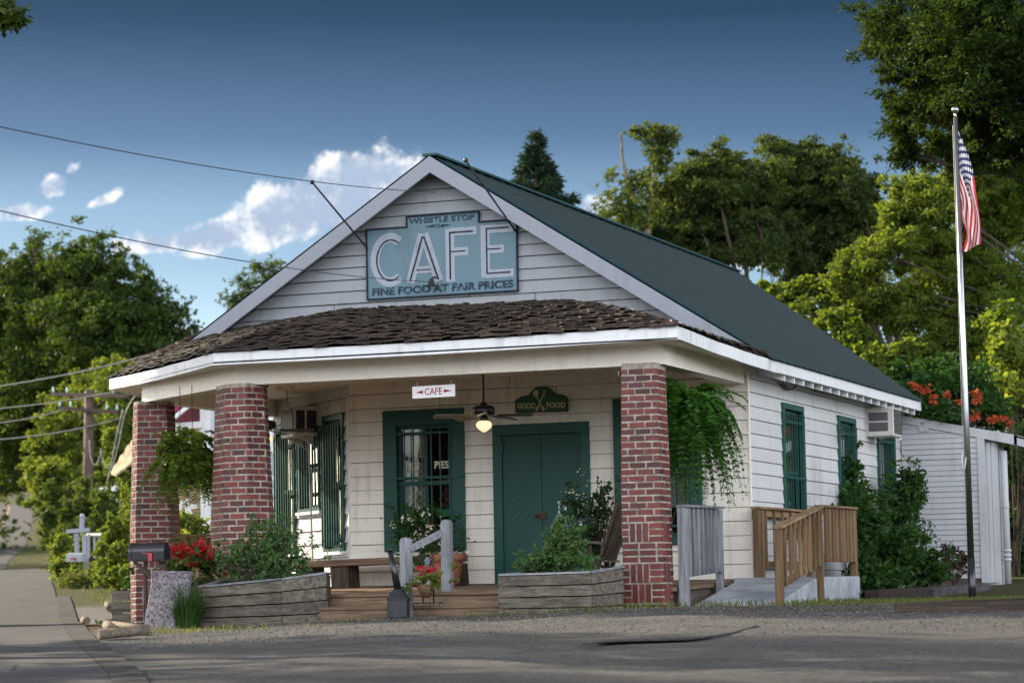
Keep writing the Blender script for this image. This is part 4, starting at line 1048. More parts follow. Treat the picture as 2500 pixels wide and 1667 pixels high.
mb = MB(); mb.box((c0.x-.16, c0.y-.04, 3.11), (c0.x+.10, c0.y+.04, 3.165)); mb.build('batten', CREAM, cw)

def aircon(F, x0, x1, z0, z1, dep, label, side_panels=2, drain=None, bracket=True, dark=False):
    O, Rr, N = F; root = thing('air_conditioner', O+Rr*(x0+x1)/2+Z*z0, label, 'air conditioner')
    mb = MB(); mb.lbox(F, x0, x1, z0, z1, -.05, dep); mb.lbox(F, x0-.008, x1+.008, z1-.05, z1+.006, .05, dep-.03); mb.build('casing', ACW, root, bevel=.012)
    mb = MB(); n = 11                                      # outer face louvres
    for i in range(n):
        z = lerp(z0+.04, z1-.05, i/(n-1)); mb.lbox(F, x0+.035, x1-.035, z, z+.016, dep+.001, dep+.012)
    for i in range(8):
        x = lerp(x0+.04, x1-.05, i/7); mb.lbox(F, x, x+.01, z0+.04, z1-.035, dep+.001, dep+.008)
    mb.build('front_grille', ACG, root)
    S_ = (O+Rr*x0, N, -Rr)                                 # the flank that looks towards the viewer
    w_ = dep; mb = MB(); fr = MB(); mg = MB()
    if side_panels == 2:
        for a, b in ((.12, .50), (.58, .92)):
            mb.lbox(S_, w_*a, w_*b, z0+.06, z1-.06, -.004, .004)
        for a in (.10, .53, .94): fr.lbox(S_, w_*a-.008, w_*a+.008, z0+.04, z1-.04, .0, .012)
    else:
        a, b = .13, .80
        mb.lbox(S_, w_*a, w_*b, z0+.08, z1-.08, -.004, .004)
        for i in range(26):
            x = lerp(w_*a, w_*b, i/25); mg.lbox(S_, x-.003, x+.003, z0+.09, z1-.09, .005, .009)
        fr.lbox(S_, w_*a-.012, w_*b+.012, (z0+z1)/2-.008, (z0+z1)/2+.012, .0095, .015)
    mb.build('side_panel', ACG, root); fr.build('panel_frame', ACW, root)
    if mg.v: mg.build('coil_fins', plain('grey_fins', (.20, .20, .21), .5, .4, .4), root)
    if bracket:
        mb = MB()
        for x in (x0+.05, x1-.05):
            p_ = [O+Rr*x+Z*(z0-.002), O+Rr*x+N*(dep*.8)+Z*(z0-.002), O+Rr*x+Z*(z0-.17)]; mb.prism(p_, Rr*.03)
        mb.build('bracket', ACW, root)
    if drain is not None:
        mb = MB(); mb.tube(drain, .013, 7); mb.build('drain_pipe', RUST, root)
    return root
dr0 = LC+CH*1.10+CHN*.22
aircon(ANG, 1.22, 1.80, 2.50, 2.94, .40, 'cream air conditioner jutting from the angled porch wall under the ceiling', 2, [V((dr0.x, dr0.y, 2.50)), V((dr0.x, dr0.y, 2.3)), V((dr0.x+.05, dr0.y-.05, 1.4)), V((dr0.x+.07, dr0.y-.03, .42))])
aircon(SIDE, 6.86, 7.46, 2.53, 2.985, .45, 'white air conditioner on the right side wall beneath the eave near the annex', 1, bracket=False)
mb = MB(); mb.lbox(SIDE, 7.55, 8.75, 2.3, 2.77, .0, .06)

# rods, cable and bell on the gable
for (pb, pt_), lab in (((at(897, 607, -.06), at(762, 445, -1.6)), 'thin black rod with a ball tip slanting out left of the big sign'), ((at(1259, 565, -.06), at(1137, 392, -1.6)), 'thin black rod with a ball tip slanting out over the right rake'),):
    root = thing('gable_rod', pb, lab, 'metal rod', 'ball-tipped rods on the gable'); mb = MB(); mb.tube([pb, pt_], .013, 6); mb.build('rod', BLACK, root); mb = MB(); mb.ball(pt_, .034, 10, 6); mb.build('ball_tip', BLACK, root)
bl = at(1053, 690, -.16); root = thing('iron_bell', bl, 'little dark bell and hook hanging at the foot of the big sign', 'bell')
mb = MB(); mb.lathe(bl-Z*.05, [(.07, 0), (.055, .02), (.04, .05), (.03, .09), (.01, .11)], 12); mb.build('bell', BLACK, root); mb = MB(); mb.tube([bl+Z*.05, bl+V((.02, .08, .09)), bl+V((.03, .13, .07))], .012, 6); mb.build('hook', BLACK, root)
mb = MB(); p0 = atx(1895, 930, .03); P_ = [atx(1902, 935, .03), atx(1912, 945, .03), atx(1920, 952, .03), atx(1935, 950, .03), atx(1946, 940, .03), atx(1952, 930, .03), atx(1990, 955, .03), atx(2035, 962, .03)]
mb.tube([V((.03, a.y, a.z)) for a in P_], .010, 5); P2 = [atx(u, v, .04) for u, v in ((1925, 915), (1915, 925), (1912, 938), (1922, 946), (1930, 948))]; mb.tube(P2, .008, 5)
tag(mb.build('loose_cable', BLACK, fix=False), 'loose black cable looping along the side wall under the rafter tails', 'cable')

# hanging ferns
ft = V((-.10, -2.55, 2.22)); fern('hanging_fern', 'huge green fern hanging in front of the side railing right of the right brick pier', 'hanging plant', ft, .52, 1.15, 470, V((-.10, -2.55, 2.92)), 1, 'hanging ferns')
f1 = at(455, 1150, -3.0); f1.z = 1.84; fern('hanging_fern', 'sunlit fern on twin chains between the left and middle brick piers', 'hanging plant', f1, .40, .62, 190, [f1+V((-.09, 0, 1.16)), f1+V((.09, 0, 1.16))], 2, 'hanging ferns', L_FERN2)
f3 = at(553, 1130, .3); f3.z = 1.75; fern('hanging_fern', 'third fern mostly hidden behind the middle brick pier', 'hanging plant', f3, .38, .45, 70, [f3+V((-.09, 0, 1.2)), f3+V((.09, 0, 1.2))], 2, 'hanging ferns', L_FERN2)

# bench against the angled and front wall
bn = thing('bench', (-5.2, -.5, .3), 'rough plank bench on dark block legs below the front window', 'bench')
mb = MB(); mb.hexa([(-6.38, -.78, .575), (-3.98, -.68, .62), (-3.98, -.25, .62), (-6.2, -.25, .575), (-6.38, -.78, .665), (-3.98, -.68, .715), (-3.98, -.25, .715), (-6.2, -.25, .665)]); mb.build('seat_plank', BROWNWOODX, bn, bevel=.008)
for x in (-6.25, -5.72, -4.08):
    mb = MB(); mb.hexa([(x-.13, -.70, .28), (x+.13, -.70, .28), (x+.15, -.35, .28), (x-.15, -.35, .28), (x-.15, -.70, .58), (x+.11, -.70, .59), (x+.13, -.35, .59), (x-.17, -.35, .58)]); mb.build('leg', DARKWOOD, bn)

# terracotta pot with jasmine
pc = V((-3.93, -1.15, .285)); pt_ = thing('terracotta_pot', pc, 'big terracotta pot on the porch with a tall white-flowered vine before the window', 'flower pot')
mb = MB(); mb.lathe(pc, [(.15, 0), (.165, .05), (.215, .30), (.225, .33), (.245, .335), (.245, .425), (.21, .43), (.20, .38)], 24); mb.build('pot', TERRA, pt_)
vn = bush('potted_vine', 'loose flowering vine rising from the large terracotta pot', 'potted plant', [lobe(1035, 1285, 50, 45, -1.1), lobe(1012, 1300, 45, 50, -1.1), lobe(1055, 1330, 60, 45, -1.1), lobe(1100, 1330, 30, 30, -1.1, .5)], 2600, .055, L_BUSH, base=pc+Z*.4, clump=.3)
c_, _ = cloud(at(1030, 1305, -1.2), (.30, .22, .30), 260, .25); leaves('blossom', c_, .03, WHFL, vn, asp=1.2)

# white flowering shrub in the corner by the door
sb = bush('flowering_shrub', 'dark glossy shrub dotted with pale blossoms between the green door and right pier', 'shrub', [lobe(1425, 1250, 40, 55, -.8), lobe(1465, 1230, 38, 45, -.8), lobe(1455, 1310, 50, 55, -.8), lobe(1487, 1195, 22, 18, -.8, .4)], 1900, .060, L_SHRUB, base=V((-1.97, -.8, .29)), clump=.3)
c_, _ = cloud(at(1420, 1245, -.9), (.24, .2, .34), 140, .3); leaves('blossom', c_, .032, WHFL, sb, asp=1.2)

# wooden armchair
ch = thing('wooden_armchair', (-1.75, -1.2, .28), 'dark weathered wooden armchair facing left behind the right planter', 'chair')
for yy in (-1.5, -.92):
    mb = MB(); mb.hexa([(-2.12, yy-.06, .835), (-1.56, yy-.06, .775), (-1.56, yy+.06, .775), (-2.12, yy+.06, .835), (-2.12, yy-.06, .862), (-1.56, yy-.06, .805), (-1.56, yy+.06, .805), (-2.12, yy+.06, .862)]); mb.build('armrest', GREYWOODX, ch, bevel=.004)
    mb = MB(); mb.bar((-2.02, yy, .26), (-2.04, yy, .83), .045, .09, up=(0, 1, 0)); mb.build('leg', DARKWOOD, ch)
    mb = MB(); mb.bar((-1.72, yy+.02, .26), (-1.76, yy+.02, .78), .045, .09, up=(0, 1, 0)); mb.build('leg', DARKWOOD, ch)
    mb = MB(); mb.bar((-1.70, yy+.04, .42), (-1.38, yy+.04, 1.32), .035, .09, up=(0, 1, 0)); mb.build('back_post', DARKWOOD, ch)
mb = MB()
for i in range(5): x = -2.05+i*.105; mb.box((x, -1.46, .60-i*.012), (x+.092, -.96, .625-i*.012))
mb.build('seat', DARKWOODX, ch)
mb = MB()
for i in range(5): yy = -1.42+i*.10; mb.bar((-1.60, yy+.02, .58), (-1.37, yy+.02, 1.28), .075, .02, up=(1, 0, 0))
mb.build('backrest', DARKWOOD, ch)
mb = MB(); mb.box((-2.02, -1.53, .36), (-1.62, -1.50, .44)); mb.build('stretcher', DARKWOODX, ch)

# planters
def planter(name, label, pts, z0, z1s, nb, soil=.04, th=.045):
    """pts: plan polygon, visible walls plank by plank; z1s: top height at each corner"""
    root = thing(name, (pts[0][0], pts[0][1], z0), label, 'planter', 'wooden planters by the steps'); n = len(pts); mb = MB(); C = sum((V((p_[0], p_[1], 0)) for p_ in pts), V())/n
    for i in range(n):
        a, b = V((*pts[i], 0)), V((*pts[(i+1) % n], 0)); d = (b-a).normalized(); nr = V((d.y, -d.x, 0)); za, zb = z1s[i], z1s[(i+1) % n]
        for j in range(nb):
            t0, t1 = j/nb, (j+1)/nb-.012/max(.3, za-z0); e = random.uniform(-.006, .006); g = .004+random.uniform(0, .008)
            A_, B_ = a+d*g+nr*e, b-d*g+nr*e
            h = lambda z_, t: z0+(z_-z0)*t
            mb.hexa([A_+Z*h(za, t0), B_+Z*h(zb, t0), B_-nr*th+Z*h(zb, t0), A_-nr*th+Z*h(za, t0), A_+Z*h(za, t1), B_+Z*h(zb, t1), B_-nr*th+Z*h(zb, t1), A_-nr*th+Z*h(za, t1)])
    mb.build('planks', GREYWOODX, root, bevel=.004)
    mb = MB()
    for i in range(n):
        a, b = V((*pts[i], z1s[i])), V((*pts[(i+1) % n], z1s[(i+1) % n])); mb.bar(a.lerp(V((C.x, C.y, a.z)), .04)+Z*.006, b.lerp(V((C.x, C.y, b.z)), .04)+Z*.006, .075, .022)
    mb.build('rim', GREYWOODR, root)
    mb = MB(); zz = min(z1s)-soil-.05; mb.q([V((p_[0], p_[1], zz)).lerp(V((C.x, C.y, zz)), .03) for p_ in pts]); mb.build('soil', plain('potting_soil', (.028, .02, .014), .95, .1, 0, .4, .5, 20), root)
    return root
YP = -4.78
a0, a1, a2 = at(482, 1528, YP-.15), at(688, 1520, -5.12), at(798, 1480, -4.62)
planter('planter', 'low weathered grey plank planter left of the steps, sagging apart at its corner', [(a0.x, a0.y), (a1.x, a1.y), (a2.x, a2.y), (a2.x-.1, a2.y+.35), (a0.x+.05, a0.y+.65)], -.19, [at(482, 1433, YP-.15).z, at(687, 1414, -5.12).z, at(797, 1399, -4.62).z, .44, .40], 4)
b0, b1, b2 = at(1216, 1505, -4.86), at(1446, 1507, -5.06), at(1524, 1495, -4.62)
planter('planter', 'angular plank planter with tomato foliage between the steps and right brick pier', [(b0.x, b0.y), (b1.x, b1.y), (b2.x, b2.y), (b2.x-.25, b2.y+.62), (b0.x+.25, b0.y+.72)], -.14, [at(1215, 1404, -4.86).z, at(1443, 1397, -5.06).z, at(1524, 1384, -4.62).z, .42, .42], 4)
def tomato(label, lobes, n, base, size=.06):
    root = bush('tomato_plant', label, 'plant', lobes, n, size, L_TOM, base=base, clump=.26, asp=2.4, hollow=.1)
    return root
t1 = tomato('airy tomato plants filling the left grey planter before the middle pier', [lobe(600, 1370, 45, 40, -4.6), lobe(655, 1355, 55, 55, -4.6), lobe(700, 1385, 50, 35, -4.6), lobe(625, 1310, 30, 42, -4.6, .5), lobe(560, 1360, 28, 40, -4.6, .4), lobe(735, 1360, 40, 35, -4.6, .35), lobe(670, 1280, 14, 30, -4.6, .3), lobe(715, 1310, 25, 20, -4.6, .25)], 5200, V((-4.95, -4.6, .28)))
t2 = tomato('bright green tomato plants in the right plank planter below the wire obelisk', [lobe(1330, 1375, 50, 28, -4.5), lobe(1375, 1345, 45, 40, -4.5), lobe(1375, 1300, 30, 30, -4.5, .8), lobe(1300, 1365, 25, 18, -4.5, .4), lobe(1420, 1360, 28, 28, -4.5, .6), lobe(1405, 1295, 22, 12, -4.5, .4)], 4600, V((-1.25, -4.5, .28)))
def obelisk(c, h, w_, label, matl):
    root = thing('plant_obelisk', c, label, 'plant support'); mb = MB(); c = V(c); P_ = []
    for sx2, sy2 in ((1, 1), (1, -1), (-1, -1), (-1, 1)):
        mb.tube([c+V((sx2*w_, sy2*w_, 0)), c+V((sx2*w_*.85, sy2*w_*.85, h*.70)), c+V((sx2*.012, sy2*.012, h*.86))], .004, 5)
    for z, s_ in ((.3, .93), (.52, .88), (.70, .85)):
        q_ = [c+V((sx2*w_*s_, sy2*w_*s_, h*z)) for sx2, sy2 in ((1, 1), (1, -1), (-1, -1), (-1, 1), (1, 1))]; mb.tube(q_, .0035, 4)
    mb.tube([c+Z*h*.84, c+Z*h*.9], .012, 6); mb.tube([c+Z*h*.9, c+Z*h], [.008, .003], 5); mb.ball(c+Z*h*.93, .014, 8, 5); mb.build('wire_frame', matl, root)
ob = at(1368, 1400, -4.25); obelisk(V((ob.x, -4.25, .3)), at(1368, 1226, -4.25).z-.3, .085, 'thin grey wire obelisk standing in the right planter against the green door', plain('grey_wire', (.22, .25, .29), .4, .4, .5))
ob = at(632, 1400, -4.5); obelisk(V((ob.x, -4.5, .3)), at(629, 1255, -4.5).z-.3, .07, 'dark iron obelisk among the tomato plants before the middle pier', BLACK)

# stair rail
hr = thing('stair_handrail', (-2.9, -4.6, .0), 'weathered grey wooden handrail with two round-topped posts on the porch steps', 'handrail')
for u0, u1, vt, yy, zb in ((979, 1002, 1312, -4.76, -.17), (1079, 1101, 1268, -4.2, .17)):
    p0, p1 = at(u0, vt, yy), at(u1, vt, yy); w_ = p1.x-p0.x; zt = p0.z; cx = (p0.x+p1.x)/2; mb = MB()
    pr = [(cx-w_/2, zb), (cx+w_/2, zb), (cx+w_/2, zt-.05), (cx+w_*.36, zt-.012), (cx, zt), (cx-w_*.36, zt-.012), (cx-w_/2, zt-.05)]
    mb.prism([V((a, yy-w_/2, b)) for a, b in pr], (0, w_, 0)); mb.build('post', GREYWOOD, hr, bevel=.006)
mb = MB(); mb.bar(at(1000, 1340, -4.76), at(1084, 1298, -4.2), .055, .085); mb.build('rail', GREYWOODR, hr, bevel=.008)

# ashtray stand
ac = at(973, 1522, -5.0); ac.z = gz(ac.x, -5.0)-.01; ash = thing('ashtray_stand', ac, 'black smokers post with a leaning tube above a faceted base, beside the steps', 'ashtray')
mb = MB(); mb.lathe(ac, [(.150, 0), (.152, .02), (.138, .03), (.138, .225), (.148, .228), (.148, .24), (.075, .345), (.05, .36)], 9, smooth=False); mb.build('base', plain('dark_plastic', (.02, .022, .026), .35, .45, 0, .15), ash)
mb = MB(); tp = at(952, 1343, -5.0); mb.tube([ac+V((.0, 0, .34)), V((tp.x, -5.0, tp.z))], [.048, .030], 10); q_ = V((tp.x, -5.0, tp.z)); mb.lathe(q_-Z*.01, [(.035, 0), (.037, .025), (.02, .045)], 12); mb.build('tube', BLACKG, ash)

# flower stand with geranium
fs = at(1045, 1478, -4.85); fs = V((fs.x, -4.85, .038)); st = thing('plant_stand', fs, 'black wrought iron plant hanger with scrolled feet and an oval plaque on the steps', 'plant stand')
mb = MB()
for dx, zt in ((-.085, .63), (.055, .63)): mb.tube([fs+V((dx, .05, .02)), fs+V((dx, .05, zt))], .009, 6)
mb.tube([fs+V((-.085, .05, .58)), fs+V((.055, .05, .58))], .005, 5); mb.tube([fs+V((-.18, 0, .035)), fs+V((.20, 0, .035))], .006, 5)
for s_, a in ((-.16, 0), (.18, 1), (.0, 0), (.05, 1)):
    mb.tube([fs+V((s_+.032*math.cos(t*.6), -.01, .02+.032*math.sin(t*.6)-.02)) for t in range(9)], .005, 5)
for a in (-.12, .05): mb.tube([fs+V((-.085+a*0, .05, .30)), fs+V((a*1.4-.02, -.03, .36)), fs+V((a*1.6-.03, -.05, .30))], .005, 5)
mb.build('frame', BLACK, st, fix=False)
mb = MB(); O_ = fs+V((-.015, .03, .535)); mb.prism([O_+V((.035*math.cos(t*.393), 0, .05*math.sin(t*.393))) for t in range(16)], (0, .008, 0)); mb.build('plaque', plain('slate_plaque', (.10, .13, .19), .5), st)
gp_ = fs+V((.0, -.06, .09)); gr = thing('basket_pot', gp_, 'small basket pot of red geraniums on the iron stand', 'flower pot')
mb = MB(); mb.lathe(gp_, [(.05, 0), (.095, .10), (.112, .16), (.10, .165)], 14); mb.build('basket', plain('coir_liner', (.13, .085, .05), .95, .1, 0, .4, .5, 25), gr)
c_, _ = cloud(gp_+V((.02, 0, .225)), (.15, .12, .10), 260, .35); leaves('foliage', c_, .055, L_LIME, gr, asp=1.2)
for dx, dz in ((-.06, .36), (-.02, .27), (.06, .34), (.12, .34), (-.13, .15), (.01, .31)):
    c_, _ = cloud(gp_+V((dx, -.05, dz)), (.028, .028, .022), 40, .4); leaves('flower_head', c_, .024, REDFL, gr, asp=1.1)

# mailbox
mx0, mx1 = at(330, 1367, -5.05), at(408, 1367, -5.05); mz0, mz1 = mx0.z, at(330, 1325, -5.05).z; my = -5.05; hw2 = .085
mbx = thing('mailbox', V((lerp(mx0.x, mx1.x, .5), my, gz(-6.4, my))), 'black rural mailbox with a red flag on a dark post beside the stone block', 'mailbox')
mb = MB(); prof = [(-hw2, mz0)]+[(-hw2*math.cos(t), lerp(mz0, mz1, .48)+(mz1-lerp(mz0, mz1, .48))*math.sin(t)) for t in np.linspace(0, PI, 11)]+[(hw2, mz0)]
mb.prism([V((mx0.x, my+a, b)) for a, b in prof], (mx1.x-mx0.x, 0, 0)); mb.build('body', BLACKG, mbx)
mb = MB(); pr2 = [(a*1.06, mz0+(b-mz0)*1.03-.004) for a, b in prof]; mb.prism([V((mx0.x-.055, my+a, b)) for a, b in pr2], (.05, 0, 0)); mb.build('door', BLACKG, mbx)
mb = MB(); q0 = at(346, 1349, my-hw2-.01); mb.bar(q0, at(370, 1352, my-hw2-.01), .006, .012); q1 = at(365, 1352, my-hw2-.012); mb.box((q1.x-.02, q1.y-.004, q1.z-.085), (q1.x+.035, q1.y+.004, q1.z+.01)); mb.build('flag', RED, mbx)
mb = MB(); pz = at(355, 1372, my); mb.bar((pz.x, my, gz(-6.4, my)-.1), (pz.x, my, mz0), .035, .035); mb.bar(V((mx0.x+.0, my-.02, mz0-.02)), V((pz.x+.10, my-.02, mz0-.22)), .03, .04); mb.bar((mx0.x, my, mz0-.012), (mx1.x, my, mz0-.012), .14, .02); mb.bar((mx1.x-.09, my+.05, mz0-.2), (mx1.x-.09, my+.05, mz0), .07, .07); mb.build('post', DARKWOOD, mbx)

# stone block and liriope
s0, s1 = at(352, 1530, -5.2), at(432, 1527, -5.2); s2, s3 = at(367, 1393, -5.25), at(438, 1394, -5.25)
m_, k = mat('speckled_granite'); p = k.pos(); c_ = k.mix(k.rng(k.noise(p, 30, 6, .8), .40, .62), (.09, .075, .085, 1), (.33, .31, .33, 1)); c_ = k.mix(k.M('MULTIPLY', k.rng(k.noise(p, 7, 5, .7), .5, .7), .6), c_, (.15, .075, .09, 1)); c_ = k.mix(k.rng(k.noise(p, 55, 3, .8), .58, .66), c_, (.02, .018, .02, 1)); finish(k, c_, .8, .3, k.bump(k.noise(p, 30, 6, .8), .7, .02)); GRAN = m_
stn = MB(); d_ = .26; rings = []
for t in np.linspace(0, 1, 9):
    l_ = V(s0).lerp(V(s2), t); r_ = V(s1).lerp(V(s3), t); l_.y = r_.y = -5.2; w_ = r_.x-l_.x; bul = .03*math.sin(PI*t)
    ring = [l_+V((0, 0, 0)), l_.lerp(r_, .5)+V((0, -.03-bul*.5, 0)), r_+V((-.03, 0, 0)), r_+V((.05+bul*.4, .12, 0)), r_+V((.03, d_, 0)), l_+V((.03, d_, 0)), l_+V((-.02, .1, 0))]
    if t == 0: ring = [p_-Z*.08 for p_ in ring]
    rings.append([p_+V((random.uniform(-.012, .012), random.uniform(-.012, .012), random.uniform(-.008, .008))) for p_ in ring])
nrg = len(rings[0]); ix = len(stn.v)
for rg in rings: stn.v.extend([tuple(p_) for p_ in rg])
for i in range(len(rings)-1):
    for j in range(nrg): stn.f.append((i*nrg+j, i*nrg+(j+1) % nrg, (i+1)*nrg+(j+1) % nrg, (i+1)*nrg+j)); stn.r.append(.5); stn.sm.append(False)
stn.f.append(tuple((len(rings)-1)*nrg+j for j in range(nrg))); stn.r.append(.5); stn.sm.append(False)
tag(stn.build('stone_block', GRAN, bevel=.012), 'upright speckled grey stone block under the black mailbox', 'stone block')
def grassclump(c, n, h, spread, label):
    c = V(c); P, D2 = [], []; vs = []
    n_ = n; a = RNG.uniform(0, 6.283, n_); L_ = RNG.uniform(.5, 1.0, n_)*h; out = RNG.uniform(.15, .75, n_)*L_; r0 = RNG.uniform(0, spread, n_)*.5; v = np.zeros((n_, 10, 3)); wv = .008
    for j, t in enumerate((0, .3, .6, .85, 1.0)):
        rr = r0+out*t**1.6; zz = L_*(1.25*t-.62*t*t*np.clip(out/L_*1.6, .3, 1.3)); x = c.x+np.cos(a)*rr; y = c.y+np.sin(a)*rr*.8; ww = wv*(1-t*.9)
        v[:, j*2] = np.c_[x-np.sin(a)*ww, y+np.cos(a)*ww, c.z+zz]; v[:, j*2+1] = np.c_[x+np.sin(a)*ww, y-np.cos(a)*ww, c.z+zz]
    i = np.arange(n_)*10; rr = RNG.random(n_); fs_ = [np.c_[i+2*j, i+2*j+1, i+2*j+3, i+2*j+2] for j in range(4)]
    o = rawmesh('grass_clump', v.reshape(-1, 3), fs_, [rr]*4, L_LILY); return tag(o, label, 'plant')
gc = at(457, 1524, -5.15); gc.z = gz(gc.x, gc.y)-.02; grassclump(gc, 520, .62, .3, 'dark strappy grass clump between the stone block and left planter')
# geraniums in front of the left porch side
gb = at(462, 1400, -4.1); gbz = thing('wooden_tub', V((gb.x, gb.y, -.15)), 'slatted wooden tub of red geraniums between the stone block and middle pier', 'flower pot')
mb = MB()
for i in range(14):
    a = i/14*6.283; d = V((math.cos(a), math.sin(a), 0)); n_ = V((-d.y, d.x, 0)); p_ = V((gb.x, gb.y, 0))
    mb.hexa([p_+d*.20-n_*.043+Z*-.2, p_+d*.20+n_*.043+Z*-.2, p_+d*.18+n_*.04+Z*-.2, p_+d*.18-n_*.04+Z*-.2, p_+d*.25-n_*.054+Z*.42, p_+d*.25+n_*.054+Z*.42, p_+d*.23+n_*.05+Z*.42, p_+d*.23-n_*.05+Z*.42])
mb.lathe(V((gb.x, gb.y, .36)), [(.235, 0), (.2, .02)], 16); mb.build('staves', GREYWOODX, gbz)
pts_ = [cloud(at(u, v, -4.2), (rx, .22, rz), n, .28)[0] for u, v, rx, rz, n in ((450, 1372, .28, .20, 520), (500, 1375, .2, .18, 380), (415, 1385, .15, .15, 180), (480, 1345, .18, .12, 200))]
leaves('foliage', np.concatenate(pts_), .07, L_MID, gbz, asp=1.15)
for u, v in ((412, 1342), (420, 1337), (438, 1345), (436, 1356), (451, 1344), (466, 1345), (472, 1345), (487, 1338), (495, 1325), (503, 1346), (508, 1341), (520, 1350), (471, 1375), (484, 1350), (448, 1335), (428, 1348), (512, 1358), (477, 1333)):
    c_, _ = cloud(at(u+random.uniform(-2, 2), v, -4.35), (.036, .036, .030), 55, .4); leaves('flower_head', c_, .034, REDFL, gbz, asp=1.1)
pw = at(515, 1400, -3.9); wb = thing('clay_pot', V((pw.x, pw.y, .0)), 'banded clay pot standing against the foot of the middle pier', 'flower pot'); mb = MB(); mb.lathe(V((pw.x, pw.y, -.16)), [(.11, 0), (.15, .42), (.165, .43), (.165, .55), (.14, .55)], 18); mb.build('pot', TERRA, wb)
bx = at(337, 1440, -1.2); cr = thing('plank_box', V((bx.x, -1.2, -.14)), 'low plank flower box tucked behind the left pier', 'planter'); mb = MB()
for j in range(3): mb.box((bx.x-.25, -1.5, -.16+j*.16), (bx.x+.35, -1.46, -.012+j*.16)); mb.box((bx.x+.31, -1.46, -.16+j*.16), (bx.x+.35, -1.1, -.012+j*.16))
mb.build('planks', GREYWOODX, cr); c_, _ = cloud((bx.x+.05, -1.3, .42), (.3, .15, .14), 420, .3); leaves('foliage', c_, .055, L_BUSH, cr)

# railings
def railing(name, label, a, b, zt0, zt1, zb0, zb1, nb, matz, matr, posts, cap=True, bw=.038, group=None, floor0=None, floor1=None, low=.14):
    """runs from a to b; balusters hang between a top and a bottom rail"""
    a = V(a); b = V(b); root = thing(name, V((a.x, a.y, floor0 if floor0 is not None else zb0)), label, 'railing', group); d = (b-a).normalized(); nr = V((d.y, -d.x, 0))
    def P(t, z): q_ = a.lerp(b, t); return V((q_.x, q_.y, z))
    up = V((0, 0, 1)); mb = MB()
    mb.bar(P(0, zt0-.075), P(1, zt1-.075), .036, .09); mb.build('top_rail', matr, root, bevel=.003)
    mb = MB(); mb.bar(P(0, zb0+low), P(1, zb1+low), .036, .085); mb.build('bottom_rail', matr, root, bevel=.003)
    if cap: mb = MB(); mb.bar(P(-.02, zt0-.008), P(1.02, zt1-.008), .14, .032); mb.build('cap_rail', matr, root, bevel=.003)
    for i in range(nb):
        t = (i+.7)/(nb+.4); mb = MB(); zt, zb = lerp(zt0, zt1, t)-.035, lerp(zb0, zb1, t)+low-.035
        mb.bar(P(t, zb)+nr*.037, P(t, zt)+nr*.037, bw, .034, up=nr); mb.build('baluster', matz, root)
    for t, z0, z1 in posts: mb = MB(); mb.bar(P(t, z0), P(t, z1), .09, .09, up=(0, 1, 0)); mb.build('post', matz, root, bevel=.004)
    return root
railing('railing', 'old grey railing between the right brick pier and the ramp, below the big fern', (.06, -3.30, 0), (.06, -1.70, 0), 1.20, 1.215, .22, .29, 8, GREYWOOD, GREYWOODR, [(-.02, -.1, 1.17), (.035, -.1, 1.17), (.98, .1, 1.18)], bw=.075, group='railings along the porch and ramp')
railing('railing', 'brown railing on the landing along the white side wall', (.14, -.20, 0), (.14, 2.6, 0), 1.25, 1.255, .33, .34, 6, BROWNWOODZ, BROWNWOODY, [(.0, .3, 1.22), (.055, .3, 1.22), (.98, .3, 1.22)], group='railings along the porch and ramp', low=.16)
railing('railing', 'new brown sloping railing along the outer edge of the concrete ramp', (1.17, -2.95, 0), (1.17, -.95, 0), .915, 1.215, .0, .30, 8, BROWNWOODZ, BROWNWOODY, [(.0, -.1, .88), (1.0, -.05, 1.20)], bw=.06, group='railings along the porch and ramp', low=.20)
railing('railing', 'new brown level railing of the ramp landing, next to the side bushes', (1.17, -.86, 0), (1.17, .93, 0), 1.225, 1.235, .30, .30, 9, BROWNWOODZ, BROWNWOODY, [(1.0, -.05, 1.20)], bw=.075, group='railings along the porch and ramp', low=.24)
railing('railing', 'sunlit brown railing closing the left side of the porch behind the geraniums', (-8.4, -1.0, 0), (-8.2, 1.7, 0), 1.09, 1.10, .27, .27, 9, BROWNWOODZ, BROWNWOODY, [(.0, .1, 1.06), (.5, .1, 1.06), (1.0, .1, 1.06)], bw=.06, group='railings along the porch and ramp')

# concrete ramp
rp = MB(); n = 6
rp.hexa([(.11, -3.05, -.3), (1.14, -3.05, -.3), (1.14, -.92, -.3), (.11, -.92, -.3), (.11, -3.05, -.015), (1.14, -3.05, -.03), (1.14, -.92, .30), (.11, -.92, .315)])
rp.hexa([(.005, -.92, -.3), (1.23, -.92, -.3), (1.23, 1.0, -.3), (.03, 1.0, -.3), (.005, -.92, .315), (1.23, -.92, .30), (1.23, 1.0, .315), (.03, 1.0, .315)])
m_, k = mat('ramp_concrete'); p = k.pos(); c_ = k.mix(k.rng(k.noise(p, 1.6, 6, .65), .35, .68), (.20, .22, .255, 1), (.38, .40, .43, 1)); c_ = k.mix(k.M('MULTIPLY', k.rng(k.noise(p, 24, 5, .75), .6, .7), .5), c_, (.07, .07, .075, 1)); finish(k, c_, .85, .2, k.bump(k.noise(p, 24, 5, .75), .3, .01))
tag(rp.build('ramp', m_, bevel=.012), 'sloping concrete ramp with a raised landing at the right corner', 'ramp')

